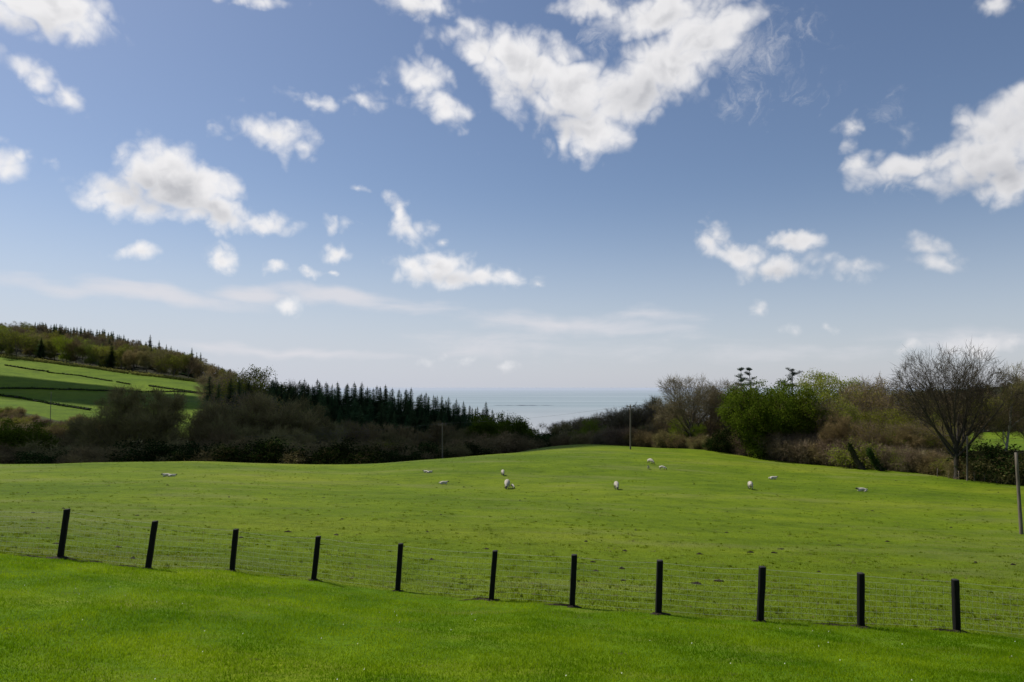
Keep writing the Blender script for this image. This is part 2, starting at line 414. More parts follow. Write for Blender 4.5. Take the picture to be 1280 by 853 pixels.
# ------------------------------------------------------------------ grass
def blades(name, n, y0, y1, mat, h=(.03, .07), wdt=.006, region='lawn', clump=None, seed=1, power=1.0, umin=-60, umax=1340, fade=None, patchy=0.0, cr=.09):
    r = np.random.default_rng(seed)
    u = r.uniform(umin, umax, n)
    t = r.uniform(0, 1, n)
    Y = (y0**(2-power) + t*(y1**(2-power) - y0**(2-power)))**(1/(2-power)) if power != 2 else y0*(y1/y0)**t
    X = (u-640)/F_PX*Y
    if clump:
        k = max(1, n//clump); X = X[:k]; Y = Y[:k]
        if patchy:
            q = r.uniform(0, 1, k) < np.clip(.5+patchy*(wav(X, Y, 9, s=2)+.6*wav(X, Y, 2.5, s=7)), .03, 1); X = X[q]; Y = Y[q]; k = len(X)
        rad = np.repeat(cr*r.uniform(.3, 1.5, k)**1.5, clump)
        X = np.repeat(X, clump) + r.normal(0, 1, k*clump)*rad*1.4; Y = np.repeat(Y, clump) + r.normal(0, 1, k*clump)*rad*.8
    uu = 640+F_PX*X/Y
    fy = fence_Y(uu)
    keep = (Y < fy-.03) if region == 'lawn' else ((Y > fy+.02) & (Y < pasture_edge(uu)))
    if fade: keep &= r.uniform(0, 1, len(X)) < np.clip((fade[1]-Y)/(fade[1]-fade[0]), 0, 1)**1.3
    X, Y = X[keep], Y[keep]; k = len(X)
    Z = ground(X, Y)
    hh = r.uniform(h[0], h[1], k)*(1 + .5*wav(X, Y, 1.7, s=3)+.35*wav(X, Y, 5, s=8))
    a = r.uniform(0, 6.283, k); sx, sy = np.cos(a), np.sin(a)
    b = r.uniform(0, 6.283, k); ln = r.uniform(.1, .8, k)*hh
    ww = wdt*r.uniform(.6, 1.3, k)
    V = np.empty((k, 3, 3))
    V[:, 0] = np.stack([X-sx*ww, Y-sy*ww, Z-.004], 1)
    V[:, 1] = np.stack([X+sx*ww, Y+sy*ww, Z-.004], 1)
    V[:, 2] = np.stack([X+np.cos(b)*ln, Y+np.sin(b)*ln, Z+hh], 1)
    me = mk_mesh(name, V.reshape(-1, 3), np.arange(3*k).reshape(k, 3), [mat])
    o = link(name, me); o['kind'] = 'stuff'
    return o
tag(blades('lawn_grass', 420000, 6.5, 18, M['blade'], (.015, .045), .006, 'lawn', seed=2), 'short mown bright green grass of the lawn', 'grass')
tag(blades('pasture_grass', 480000, 13, 90, M['fblade'], (.012, .04), .010, 'field', seed=3, power=1.5, fade=(16, 88)), 'grazed olive green grass beyond the fence', 'grass')
tag(blades('dark_grass_tufts', 150000, 13.5, 120, M['darktuft'], (.03, .085), .012, 'field', clump=22, seed=4, power=1.25, patchy=.9, cr=.07), 'small dark tufts of coarse grass in the pasture', 'grass')
tag(blades('straw_grass_tufts', 60000, 13.5, 110, M['strawtuft'], (.02, .05), .012, 'field', clump=14, seed=5, power=1.3, patchy=1.2, cr=.08), 'pale dead grass tufts in the pasture', 'grass')
tag(blades('dry_lawn_grass', 26000, 7, 17, M['strawtuft'], (.01, .022), .005, 'lawn', clump=60, seed=6, patchy=1.2, cr=.16), 'pale dry grass blades on the lawn', 'grass')

# ------------------------------------------------------------------ trees
def rot_about(v, axis, ang):
    axis = axis/np.linalg.norm(axis)
    return v*math.cos(ang) + np.cross(axis, v)*math.sin(ang) + axis*np.dot(axis, v)*(1-math.cos(ang))

class TreeGen:
    def __init__(s, seed, nch, ang, ratio, start, wander, trop, H=15.0, trunk=.34, r0=.32, env=None, lean=(0, 0)):
        s.r = np.random.default_rng(seed)
        s.nch, s.ang, s.ratio, s.start, s.wander, s.trop = nch, ang, ratio, start, wander, trop
        s.lines = []; s.tips = []; s.tdir = []; s.H = H; s.env = env; s.ph = s.r.uniform(0, 6.28, 6)
        s.grow(0, np.zeros(3)-np.array([0, 0, .3]), np.array([lean[0], lean[1], 1.0]), H*trunk, r0)
    def outside(s, p):
        if s.env is None: return False
        rc, zc, rv = s.env[:3]; lm = s.env[3] if len(s.env) > 3 else 1.0; a = math.atan2(p[1], p[0]); dz = (p[2]-zc*s.H)/(s.H*rv*(1 if p[2] > zc*s.H else .8))
        k = 1+lm*(.09*math.sin(3*a+s.ph[0]+dz*2)+.07*math.sin(5*a+s.ph[1]-dz*3)+.05*math.sin(dz*7+s.ph[2]+2*a))
        return (p[0]**2+p[1]**2)/(s.H*rc)**2 + dz*dz > k*k
    def grow(s, lv, p, d, L, r):
        nseg = [7, 7, 5, 4, 3, 3][lv]; r_ = s.r
        pts = [p.copy()]; rad = [r]; dirs = [d]
        rend = r*(.62 if lv == 0 else .3)
        for i in range(nseg):
            d = d + r_.normal(size=3)*s.wander[lv] + np.array([0, 0, s.trop[lv]])
            d = d/np.linalg.norm(d); p = p + d*L/nseg
            pts.append(p.copy()); rad.append(r+(rend-r)*(i+1)/nseg); dirs.append(d)
            if lv >= 1 and i >= 1 and s.outside(p):
                nseg = i+1; break
        pts = np.array(pts); rad = np.array(rad)
        if lv == 0: rad[0] *= 1.6; rad[1] *= 1.15
        s.lines.append((lv, pts, rad))
        if lv >= len(s.nch):
            s.tips.append(pts[-1]); s.tips.append(pts[-2]); s.tdir.append(d); s.tdir.append(d); return
        n = s.nch[lv]; az = r_.uniform(0, 6.28)
        for k in range(n):
            t = s.start[lv] + (1-s.start[lv])*(k+.6*r_.uniform(0, 1))/n
            if lv == 0 and k == n-1: t = 1.0
            f = t*nseg; i = min(int(f), nseg-1); q = pts[i]+(pts[i+1]-pts[i])*(f-i)
            dd = dirs[i+1]
            perp = np.cross(dd, [0.3, .2, .9] if abs(dd[2]) < .9 else [1, 0, 0.])
            az += 2.4 + r_.uniform(-.5, .5)
            ax = rot_about(perp/np.linalg.norm(perp), dd, az)
            a = s.ang[lv]*r_.uniform(.7, 1.25)
            if lv == 0: a *= (1.12-.72*(k/(max(n-1, 1))))
            nd = rot_about(dd, ax, a)
            ll = s.H*s.ratio[lv]*r_.uniform(.75, 1.15)*(1-.35*(t if lv > 0 else 0))
            rr = (rad[i]+(rad[i+1]-rad[i])*(f-i))*(.62 if lv == 0 else .55)*r_.uniform(.8, 1.1)
            s.grow(lv+1, q, nd, ll, max(rr, .006))
    def meshes(s, name, bark, twigm, leafm=None, nleaf=0, lsize=.2, spread=.45, haze=0, hsize=.12, minr=.012):
        tr, cr = Soup(), Soup()
        for lv, P, r in s.lines:
            if lv <= 1: tr.tube(P, r, 8 if lv == 0 else 6, cap=(lv > 0))
            else: cr.tube(P, np.maximum(r, minr), 4 if lv == 2 else 3, 0, cap=False)
        T = np.array(s.tips)
        if haze:      # fine twig ends as slivers
            ii = s.r.integers(0, len(T), haze); TD = np.array(s.tdir)
            A = (TD[ii]+rand_dirs(haze, s.r)*.65)*s.r.uniform(.6, 1.5, (haze, 1))
            c = T[ii] + s.r.normal(0, .16, (haze, 3)) + A*hsize*.8
            B = np.cross(A, rand_dirs(haze, s.r)); B /= np.linalg.norm(B, axis=1)[:, None]
            cr.cards(c, A*hsize*2.2, B*hsize*.09, 0)
        if nleaf:
            c = T[s.r.integers(0, len(T), nleaf)] + s.r.normal(0, spread, (nleaf, 3))*np.array([1, 1, .7])
            A = rand_dirs(nleaf, s.r)*lsize*s.r.uniform(.6, 1.3, (nleaf, 1))
            B = np.cross(A, rand_dirs(nleaf, s.r)); B *= .6*(np.linalg.norm(A, axis=1)/(np.linalg.norm(B, axis=1)+1e-9))[:, None]
            cr.cards(c, A, B, 1)
        zmax = np.percentile(np.concatenate([v[:, 2] for v in cr.V]), 99.6)
        mats = [twigm] + ([leafm] if leafm else [])
        return dict(trunk=tr.mesh(name+'_trunk', [bark], True), crown=cr.mesh(name+'_crown', mats), h=float(zmax),
                    w=float(np.ptp(np.vstack(cr.V)[:, 0])))

def oak(seed, hero=False, **kw):
    a = dict(nch=[8, 7, 6, 5] if not hero else [9, 8, 7, 7], ang=[.95, .75, .7, .7], ratio=[.60, .33, .17, .085], env=(.44, .60, .42), start=[.45, .22, .2, .2],
             wander=[.05, .10, .14, .16], trop=[.02, .035, .03, .02])
    a['wander'].append(.15); a['trop'].append(.03)
    a.update(kw); return TreeGen(seed, **a)
FANX = dict(hero=True, nch=[12, 8, 7, 5], ang=[.85, .52, .55, .55], wander=[.04, .06, .08, .10, .1], trop=[.02, .03, .02, .02, .02], start=[.5, .22, .2, .2],
            trunk=.30, r0=.36, ratio=[.62, .33, .17, .085], env=(.44, .58, .43, .4))
FAN = dict(hero=True, nch=[10, 8, 7, 5], ang=[1.0, .55, .55, .55], wander=[.04, .06, .08, .10, .1], trop=[.02, .045, .03, .03, .03])

P = {}
P['bare'] = [oak(s, **dict(FANX, nch=[10, 7, 6, 5], trunk=.34)).meshes('bare_tree', M['bark'], M['twig'], M['bud'], 1800, .10, .5, haze=6000, hsize=.28, minr=.018) for s in (202, 205, 209)]
P['bare_dark'] = [oak(s, **dict(FANX, nch=[11, 7, 6, 5], env=(.44, .56, .45, .8))).meshes('dark_bare_tree', M['bark'], M['twigdark'], M['shadebud'], 3000, .12, .6, haze=8000, hsize=.30, minr=.024) for s in (201, 203, 207, 208)]
P['olive'] = [oak(s, trunk=.28).meshes('budding_tree', M['bark'], M['twig'], M['olive'], 8500, .17, .55, haze=3000, hsize=.2) for s in (31, 32, 33)]
P['brown'] = [oak(s, trunk=.26).meshes('brown_tree', M['bark'], M['twig'], M['bud'], 5000, .14, .6, haze=7000, hsize=.25) for s in (34, 35)]
P['lime'] = [oak(s, trunk=.26, nch=[7, 6, 5, 4]).meshes('fresh_leaved_tree', M['bark'], M['twig'], M['lime'], 8500, .17, .6) for s in (41, 42)]
P['green'] = [oak(s, trunk=.20, nch=[13, 8, 5, 4], env=(.43, .56, .46, .8)).meshes('leafy_tree', M['barkdark'], M['twigdark'], M['green'], 42000, .16, .5) for s in (51, 52)]
P['hero'] = [oak(204, **FANX).meshes('great_bare_tree', M['barkdark'], M['twighero'], M['bud'], 500, .06, .4, haze=7500, hsize=.21, minr=.009)]
P['broad_dark'] = [oak(211, **dict(FANX, trunk=.26, env=(.52, .54, .47, .6), ratio=[.75, .36, .18, .09])).meshes('broad_dark_tree', M['bark'], M['twigdark'], M['shadebud'], 7000, .12, .5, haze=24000, hsize=.26, minr=.022)]
P['fan'] = [oak(s_, **dict(FANX, trunk=.36, r0=.28)).meshes('fan_bare_tree', M['bark'], M['twig'], M['bud'], 500, .08, .4, haze=7000, hsize=.24, minr=.014) for s_ in (210, 212)]
P['dome'] = [oak(71, trunk=.3, nch=[11, 7, 6, 4], env=(.46, .60, .40, .4)).meshes('domed_tree', M['bark'], M['twig'], M['olive'], 24000, .13, .45, haze=6000)]
P['birch'] = [TreeGen(75, nch=[7, 6, 5], ang=[.6, .6, .6], ratio=[.24, .12, .07], start=[.4, .25, .2], wander=[.07, .12, .15, .15], trop=[.03, .04, .03, .02], H=15, trunk=.8, r0=.17, lean=(.25, 0)).meshes('slender_tree', M['barkpale'], M['twigdark'], M['bud'], 700, .08, .5, haze=2500, hsize=.2)]
def shrub_gen(seed, bark, twigm, leafm, nleaf, lsize, haze):
    g = TreeGen.__new__(TreeGen); g.r = np.random.default_rng(seed)
    g.env = None; g.nch = [6, 6, 5]; g.ang = [.7, .7, .7]; g.ratio = [.42, .26, .16]; g.start = [.15, .15, .15]; g.wander = [.12, .15, .2, .2]; g.trop = [.0, .02, .0, 0]
    g.lines = []; g.tips = []; g.tdir = []; g.H = 3.0
    for k in range(8):
        a = k*.785+g.r.uniform(-.3, .3)
        g.grow(0, np.array([math.cos(a)*.4, math.sin(a)*.4, -.1]), np.array([math.cos(a)*.7, math.sin(a)*.7, 1.]), 1.9*g.r.uniform(.6, 1.1), .035)
    return g.meshes('shrub', bark, twigm, leafm, nleaf, lsize, .22, haze=haze, hsize=.12, minr=.01)
P['shrub_brown'] = [shrub_gen(s, M['bark'], M['hedgebrown'], M['hedgebrown'], 3500, .06, 5000) for s in (81, 82)]
P['shrub_dark'] = [shrub_gen(s, M['barkdark'], M['twigdark'], M['twigdark'], 4500, .08, 5000) for s in (83, 84)]
P['shrub_green'] = [shrub_gen(s, M['bark'], M['twig'], M['olive'], 5500, .08, 2000) for s in (85, 86)]
P['shrub_lime'] = [shrub_gen(88, M['bark'], M['twig'], M['lime'], 5000, .08, 1000)]
P['holly'] = [shrub_gen(s, M['barkdark'], M['twigdark'], M['ivy'], 9000, .09, 0) for s in (87,)]

def conifer(seed, H=16.0, Rb=2.7, needle='spruce', dens=1.0, taper=.85, name='spruce'):
    r = np.random.default_rng(seed); tr, cr = Soup(), Soup()
    tr.tube([(0, 0, -.3), (0, 0, H*.5), (0, 0, H*.97)], [.24, .13, .02], 6)
    z = H*.06; A_, B_, c_ = [], [], []
    while z < H*.985:
        t = z/H
        Lr = Rb*min(1.0, 1.12*(1-t)**taper)*(.92+.22*math.sin(z*2.3+seed)) + .04
        nb = int(max(5, 9*dens*(1-t*.35)))
        off = r.uniform(0, 6.28)
        for k in range(nb):
            a = off+6.283*k/nb+r.uniform(-.3, .3); L = Lr*r.uniform(.5, 1.25)
            dr = -.42+.50*t+r.uniform(-.12, .12)
            n = max(3, int(L/.2*dens))
            s = (np.arange(n)+r.uniform(.2, .9, n))/n
            rad = s*L; px = math.cos(a)*rad; py = math.sin(a)*rad
            pz = z + dr*rad + .12*rad**2/max(L, .3)*.6
            c = np.stack([px, py, pz], 1)+r.normal(0, .05, (n, 3))
            cc = np.repeat(c, 2, 0)
            side = np.tile([1, -1], n)
            wd = (.52*(1-.6*np.repeat(s, 2)))*min(1, .34+L/2.0)
            ang = a + side*r.uniform(.5, 1.1, 2*n)
            d = np.stack([np.cos(ang), np.sin(ang), -.30+r.uniform(-.25, .2, 2*n)], 1)
            Ai = d*wd[:, None]
            nrm = np.stack([-np.sin(ang), np.cos(ang), r.uniform(-.3, .3, 2*n)], 1)
            c_.append(cc+Ai*.7); A_.append(Ai); B_.append(nrm*wd[:, None]*.30)
        z += .38*(1.0 if dens > .8 else 1.4)*(1-.30*t)*r.uniform(.8, 1.2)
    c_.append(np.array([[0, 0, H*.98]]*2)); A_.append(np.array([[0, 0, .75]]*2)); B_.append(np.array([[.07, 0, 0], [0, .07, 0]]))
    cr.cards(np.vstack(c_), np.vstack(A_), np.vstack(B_), 0)
    return dict(trunk=tr.mesh(name+'_trunk', [M['barkdark']], True), crown=cr.mesh(name+'_crown', [M[needle]]), h=H+.3, w=2*Rb)
P['spruce'] = [conifer(101, Rb=3.5, taper=.9, dens=1.15), conifer(102, Rb=3.1, taper=.85, dens=1.2), conifer(103, Rb=3.9, dens=1.1, taper=.95), conifer(104, Rb=3.3, taper=.82, dens=1.15), conifer(105, Rb=3.0, dens=1., taper=.9), conifer(106, Rb=3.7, dens=.95, taper=.85)]

def pine(seed, H=16, layers=5, top=.72, wd=3.2):
    """tall bare stem with flat plates of needles"""
    r = np.random.default_rng(seed); tr, cr = Soup(), Soup()
    tr.tube([(0, 0, -.3), (.2, .1, H*.4), (.1, -.1, H*.75), (.3, 0, H*.97)], [.3, .22, .14, .04], 6)
    for k in range(layers):
        f = k/max(layers-1, 1); z = H*(top+(1-top)*min(1, f*.97+r.uniform(-.06, .04)))
        for j in range(int(r.integers(2, 5))):
            a = r.uniform(0, 6.28); L = wd*(1-.75*f**1.6)*r.uniform(.35, 1.15)
            e = np.array([math.cos(a)*L, math.sin(a)*L, z+L*r.uniform(-.12, .28)])
            base = np.array([.15, 0, z-.35])
            tr.tube([base, (base+e)/2+np.array([0, 0, -.1]), e], [.07, .05, .02], 4)
            n = int(170*L/2+60); t = r.uniform(.3, 1.15, n)[:, None]
            c = base*(1-t)+e*t + r.normal(0, 1, (n, 3))*np.array([.34, .34, .13])*(.6+L/4)+np.array([0, 0, .1])
            A = rand_dirs(n, r)*.17; A[:, 2] = np.abs(A[:, 2])*.8
            B = np.cross(A, rand_dirs(n, r))*.3
            cr.cards(c, A, B, 0)
    return dict(trunk=tr.mesh('pine_trunk', [M['barkdark']], True), crown=cr.mesh('pine_crown', [M['pine']]), h=H*1.02, w=2*wd)
P['pine'] = [pine(111, layers=4, top=.80, wd=3.4), pine(112, layers=9, top=.5, wd=2.6), pine(116, layers=8, top=.5, wd=2.9)]

NAMES = dict(broad_dark='bare_tree', fan='bare_tree', bare='bare_tree', bare_dark='bare_tree', olive='budding_tree', brown='budding_tree', lime='leafy_tree', green='leafy_tree', hero='bare_tree', dome='budding_tree',
             birch='bare_tree', shrub_brown='shrub', shrub_dark='shrub', shrub_green='shrub', shrub_lime='shrub', holly='shrub', spruce='spruce_tree', pine='pine_tree')
CAT = dict(shrub='shrub')
count = {}
tr_ = np.random.default_rng(99)
def plant(kind, px, Y, ytop, label, group=None, wide=1.0, var=None, rot=None, sink=0.0, hmin=None, cat=None):
    """a tree whose top reaches the height seen in the photograph at row ytop"""
    if ytop is None:
        a, _ = ray(px, 480)
        hgt = hmin
        x = a*Y; z = gz(x, Y)
    else:
        a, s = ray(px, ytop); x = a*Y; z = gz(x, Y)
        hgt = s*Y - z
        if hmin: hgt = max(hgt, hmin)
    prs = P[kind]; pr = prs[var if var is not None else int(tr_.integers(0, len(prs)))]
    sca = hgt/pr['h']
    name = NAMES[kind]
    root = bpy.data.objects.new(name, None); C.objects.link(root)
    root.location = (x, Y, z-sink); root.empty_display_size = .5
    root.rotation_euler = (0, 0, tr_.uniform(0, 6.28) if rot is None else rot)
    root.scale = (sca*wide, sca*wide, sca)
    tag(root, label, cat or ('shrub' if name == 'shrub' else 'tree'), group)
    for part in ('trunk', 'crown'):
        o = bpy.data.objects.new('stems' if (name == 'shrub' and part == 'trunk') else ('foliage' if name == 'shrub' else part), pr[part]); C.objects.link(o); o.parent = root
    count[name] = count.get(name, 0)+1
    return root

J = lambda s: float(tr_.uniform(-s, s))

# --- far hillside wood
G1 = 'trees of the wood covering the far hill'
LH = {'olive': 'olive green spring tree in the wood on the far left hill', 'brown': 'brown budding tree in the wood on the far left hill',
      'bare_dark': 'bare dark tree in the wood on the far left hill', 'spruce': 'dark spruce in the wood on the far left hill', 'green': 'deep green leafy tree in the wood on the far left hill',
      'bare': 'bare grey brown tree in the wood on the far left hill', 'lime': 'pale fresh green tree in the wood on the far left hill'}
def sky_y(px):   # skyline of the hill wood
    return float(np.interp(px, [-60, 0, 50, 100, 140, 160, 190, 220, 240, 262, 285, 300], [398, 402, 405, 411, 416, 424, 433, 441, 447, 457, 464, 470]))
def edge_y(px): return 445+px*.127
for row, (Y, t) in enumerate([(506, .0), (530, .22), (556, .42), (584, .60), (612, .78), (640, .95)]):
    px = -45
    while px < 292:
        base_top = edge_y(px)-32
        top = base_top*(1-t)+sky_y(px)*t + J(3.0)
        top = max(top, sky_y(px)-1.0)
        if row == 5:
            kinds = ['spruce'] if 42 < px < 165 else (['brown', 'olive', 'brown'] if px < 165 else ['brown', 'bare', 'olive', 'spruce'])
        elif row == 0: kinds = ['olive', 'olive', 'olive', 'brown', 'bare', 'lime', 'bare_dark', 'spruce'] if px < 190 else ['olive', 'olive', 'brown', 'bare']
        elif row == 4 and 60 < px < 150: kinds = ['spruce', 'brown']
        else: kinds = ['brown', 'olive', 'brown', 'bare', 'olive', 'brown'] + (['spruce'] if row in (1, 2) and px > 120 else [])
        kd = kinds[int(tr_.integers(0, len(kinds)))]
        if kd == 'spruce': top -= 4 if row < 5 else 1; 
        plant(kd, px+J(3), Y+J(8), top, LH[kd], G1, wide=(1.05 if kd != 'spruce' else 1.3), hmin=6.5)
        px += (15 if kd != 'spruce' else 7)*(1+J(.25))
for px in np.arange(44, 200, 3.8):
    plant('spruce', px+J(1.5), 655+J(6), sky_y(px)-2+J(2), 'dark spruce in the dense row along the hill skyline', 'spruces along the hill skyline', wide=1.25)
for px, yt in [(176,424),(188,418),(199,425),(208,430),(214,432),(222,436),(229,439),(240,434),(246,440),(251,440),(50,402),(57,403)]:
    plant('spruce', px, 648, yt, 'lone spruce standing above the skyline of the far left hill', 'spruces along the hill skyline', wide=1.1)
plant('spruce', 52, 503, 421, 'dark spruce at the lower edge of the hill wood, left end', None, wide=1.5, var=2)
plant('spruce', 140, 503, 428, 'dark spruce at the lower edge of the hill wood, middle of the row', None, wide=1.3, var=2)

# --- valley conifer plantation
G2 = 'spruces of the plantation in the valley'
cx = [262,275,289,300,311,340,345,353,362,380,386,398,409,421,435,443,451,460,470,481,489,498,507,515,524,533,543,553,562,571,579,588,597,606,616,626,635,645,655,664,672]
cy = [468,478,470,474,472,474,470,478,477,474,479,473,478,476,478,477,476,483,482,481,484,485,486,484,491,489,492,494,496,499,502,506,508,503,510,515,518,522,526,532,536]
for px, yt in zip(cx, cy):
    plant('spruce', px+J(1.5), 262+J(8) if px < 640 else 300, yt+J(1.5), 'tall dark spruce along the skyline of the valley plantation', G2, wide=1.3)
for px in np.arange(341, 672, 7.5):
    yt = float(np.interp(px, cx, cy))+4+J(3.5)
    plant('spruce', px+J(2), 256+J(5) if px < 640 else 292, yt, 'dark spruce just below the skyline of the valley plantation', G2, wide=1.35)
for rowi, (Y, dy) in enumerate([(250, 9), (238, 18), (226, 30)]):
    for px in np.arange(338, 690 if rowi < 2 else 640, 10.5):
        yt = float(np.interp(px, cx, cy))+dy+J(5)
        plant('spruce', px+J(4), Y+J(5), yt, 'dark spruce within the valley plantation', G2, wide=1.35, hmin=6)
for px in np.arange(342, 600, 12):
    yt = float(np.interp(px, cx, cy))+4+J(3)
    plant('spruce', px+J(4), 278+J(6), yt, 'dark spruce within the valley plantation', G2, wide=1.35)
for px, Y, yt, kd, lb in [(305, 285, 461, 'olive', 'domed olive green tree rising behind the dark spruces'), (322, 280, 466, 'olive', 'rounded green tree between the hill wood and the spruces'),
                          (292, 300, 468, 'brown', 'brown tree at the foot of the hill wood'), (278, 320, 466, 'bare', 'bare grey tree where the hill wood meets the spruces'), (372, 290, 479, 'bare', 'pale bare tree showing between the spruce tops')]:
    plant(kd, px, Y, yt, lb, wide=1.1)

# --- near dark wood behind the crest, left
G3 = 'bare dark trees behind the crest of the pasture'
plant('broad_dark', 168, 146, 487, 'broad bare oak with dark spreading limbs below the hill fields', wide=.98, var=0)
for px, Y, yt, kd, wd in [
    (262,160,515,'bare_dark',1.0),(282,165,500,'bare_dark',1.0),(300,172,492,'bare_dark',1.0),(322,178,489,'brown',1.05),(345,175,490,'bare_dark',1.1),(368,180,497,'bare_dark',1.),
    (388,178,510,'bare_dark',1.),(405,170,520,'brown',1.),(428,182,514,'bare_dark',1.),(450,180,514,'brown',1.1),(468,186,516,'bare_dark',1.),(490,175,528,'bare_dark',1.1),(512,185,520,'bare_dark',1.1),
    (535,182,524,'brown',1.),(556,185,514,'bare_dark',1.1),(578,180,522,'bare_dark',1.1),(598,185,527,'bare',1.),(445,150,546,'brown',1.1),(395,150,545,'bare_dark',1.2),(350,150,530,'bare_dark',1.2),
    (310,148,530,'bare_dark',1.1),(275,145,535,'bare_dark',1.2),(500,150,548,'bare_dark',1.2),(530,155,545,'bare_dark',1.2),(570,160,548,'bare_dark',1.1),(480,140,556,'brown',1.2),(600,165,545,'bare_dark',1.1),
    (98,165,540,'bare_dark',1.2),(70,160,545,'bare_dark',1.3),(45,165,542,'bare_dark',1.2),(225,160,544,'bare_dark',1.3),(240,150,556,'bare_dark',1.4),(118,150,552,'bare_dark',1.4)]:
    plant(kd, px, Y, yt+(1 if px < 275 else (6 if px < 375 else 15)), {'bare_dark': 'dark bare tree in the shaded wood behind the pasture crest', 'brown': 'brown budding tree in the shaded wood behind the pasture crest', 'bare': 'pale grey bare tree in the wood beside the round green tree'}[kd], G3 if kd != 'bare' else None, wide=wd)
plant('green', 4, 140, 527, 'dark green leafy tree at the far left of the valley', wide=1.2)
plant('green', 621, 185, 519, 'round green leafy tree at the right end of the dark wood', wide=1.15, var=0)
plant('green', 651, 200, 536, 'small round green tree just right of the larger one', wide=1.35, var=1)
plant('olive', 470, 138, 553, 'low green tree among the dark bare trees', wide=1.2)
plant('olive', 340, 136, 552, 'low olive tree before the dark wood', wide=1.3)
for px in np.arange(-10, 700, 13.5):
    y_ = float(np.interp(px, [0, 200, 300, 400, 500, 560, 600, 700], [560, 560, 556, 560, 560, 555, 549, 542]))
    Yd = float(np.interp(px, [0, 400, 560, 620, 700], [125, 125, 138, 160, 190]))
    kd = ['shrub_dark']*6+['holly']*3+['shrub_green']
    kd = kd[int(tr_.integers(0, 10))]
    plant(kd, px+J(5), Yd+J(6), y_+J(6), {'shrub_dark': 'dark brown scrub at the foot of the valley wood', 'holly': 'dark evergreen bush at the foot of the valley wood', 'shrub_green': 'olive green bush at the foot of the valley wood'}[kd], 'bushes at the foot of the valley wood', wide=1.5)

# --- wood right of the gap
G4 = 'brown trees right of the sea gap'
for i, px in enumerate(np.arange(690, 840, 8.5)):
    yt = float(np.interp(px, [690, 740, 790, 840], [533, 523, 511, 500])) + J(3)
    kd = ['brown', 'bare', 'bare_dark', 'brown', 'brown'][i % 5]
    plant(kd, px+J(3), 200+J(14), yt, {'brown': 'brown budding tree beside the gap to the sea', 'bare': 'bare grey brown tree beside the gap to the sea', 'bare_dark': 'dark bare tree beside the gap to the sea'}[kd], G4, wide=1.15)
for i, px in enumerate(np.arange(696, 850, 13)):
    yt = float(np.interp(px, [690, 740, 790, 850], [545, 538, 532, 530])) + J(4)
    kd = ['bare_dark', 'brown', 'olive'][i % 3]
    plant(kd, px+J(3), 175+J(6), yt, {'brown': 'low brown tree along the crest right of the sea gap', 'olive': 'low green tree along the crest right of the sea gap', 'bare_dark': 'low dark tree along the crest right of the sea gap'}[kd], 'low trees along the crest', wide=1.2)
plant('lime', 741, 168, 523, 'bright yellow green tree beside the gap to the sea', wide=.95)
plant('lime', 728, 180, 537, 'smaller yellow green tree left of the bright one', wide=1.)

# main right wood: front row
def wood(kd, px, Y, yt, label, **kw): return plant(kd, px, Y, yt, label, **kw)
wood('fan', 862, 150, 472, 'tall bare tree with a wide fan of twigs left in the right wood', wide=1.1, var=0)
wood('fan', 905, 152, 478, 'tall bare tree beside the two dark spruces', wide=1.05, var=1)
wood('fan', 884, 160, 484, 'bare tree between the two tallest bare trees', wide=.95, var=1)
wood('lime', 846, 152, 522, 'yellow green tree near the telegraph pole', wide=.9)
wood('lime', 874, 144, 530, 'yellow green tree under the tall bare trees', wide=.9)
wood('brown', 830, 160, 515, 'brown tree behind the telegraph pole', wide=1.)
wood('holly', 908, 134, 536, 'dark evergreen bush left of the big green tree', wide=.85)
wood('holly', 893, 136, 546, 'lower dark evergreen bush beneath the bare trees', wide=.9)
wood('green', 955, 129, 479, 'big dense green tree, its left half', wide=.92, var=0)
wood('green', 988, 131, 486, 'big dense green tree, its right half', wide=1.0, var=1)
wood('brown', 930, 142, 500, 'brown tree behind the big green tree', wide=1.)
wood('brown', 915, 160, 492, 'brown tree under the pair of dark pines', wide=1.)
wood('pine', 925, 185, 459, 'left one of a pair of thin dark pines above the wood', wide=.85, var=1, rot=.4)
wood('pine', 938, 188, 458, 'right one of a pair of thin dark pines above the wood', wide=.9, var=2, rot=2.5)
wood('pine', 989, 180, 460, 'lone flat topped pine above the big green tree', wide=.8, var=0, rot=.0)
wood('dome', 1035, 150, 467, 'domed olive tree behind the hedge', wide=1.15)
wood('brown', 1010, 140, 500, 'brown ivy clad tree right of the big green tree', wide=.9)
wood('brown', 1030, 128, 505, 'brown tree in front of the domed olive tree', wide=.9)
wood('olive', 1062, 128, 498, 'olive tree between the dome and the great bare tree', wide=.8)
wood('brown', 1095, 135, 474, 'tall brown tree left of the great bare tree', wide=.95)
wood('brown', 1120, 140, 480, 'brown tree just behind the great bare tree', wide=1.)
wood('fan', 1078, 150, 478, 'bare crown behind the brown trees', wide=1.)
wood('olive', 1112, 120, 512, 'olive leaved tree under the great bare tree', wide=.8)
wood('brown', 1085, 112, 528, 'short brown tree over the hedge', wide=.8)
wood('bare_dark', 1050, 118, 520, 'short dark tree over the hedge', wide=.9)
wood('hero', 1190, 94, 438, 'great bare tree with a broad fan of branches at the edge of the pasture', wide=.88, rot=0)
wood('birch', 1243, 91, 456, 'slender leaning tree with a pale trunk near the right edge', wide=1.0, rot=0)
wood('fan', 1296, 92, 462, 'dark bare tree cut by the right edge', wide=.7)
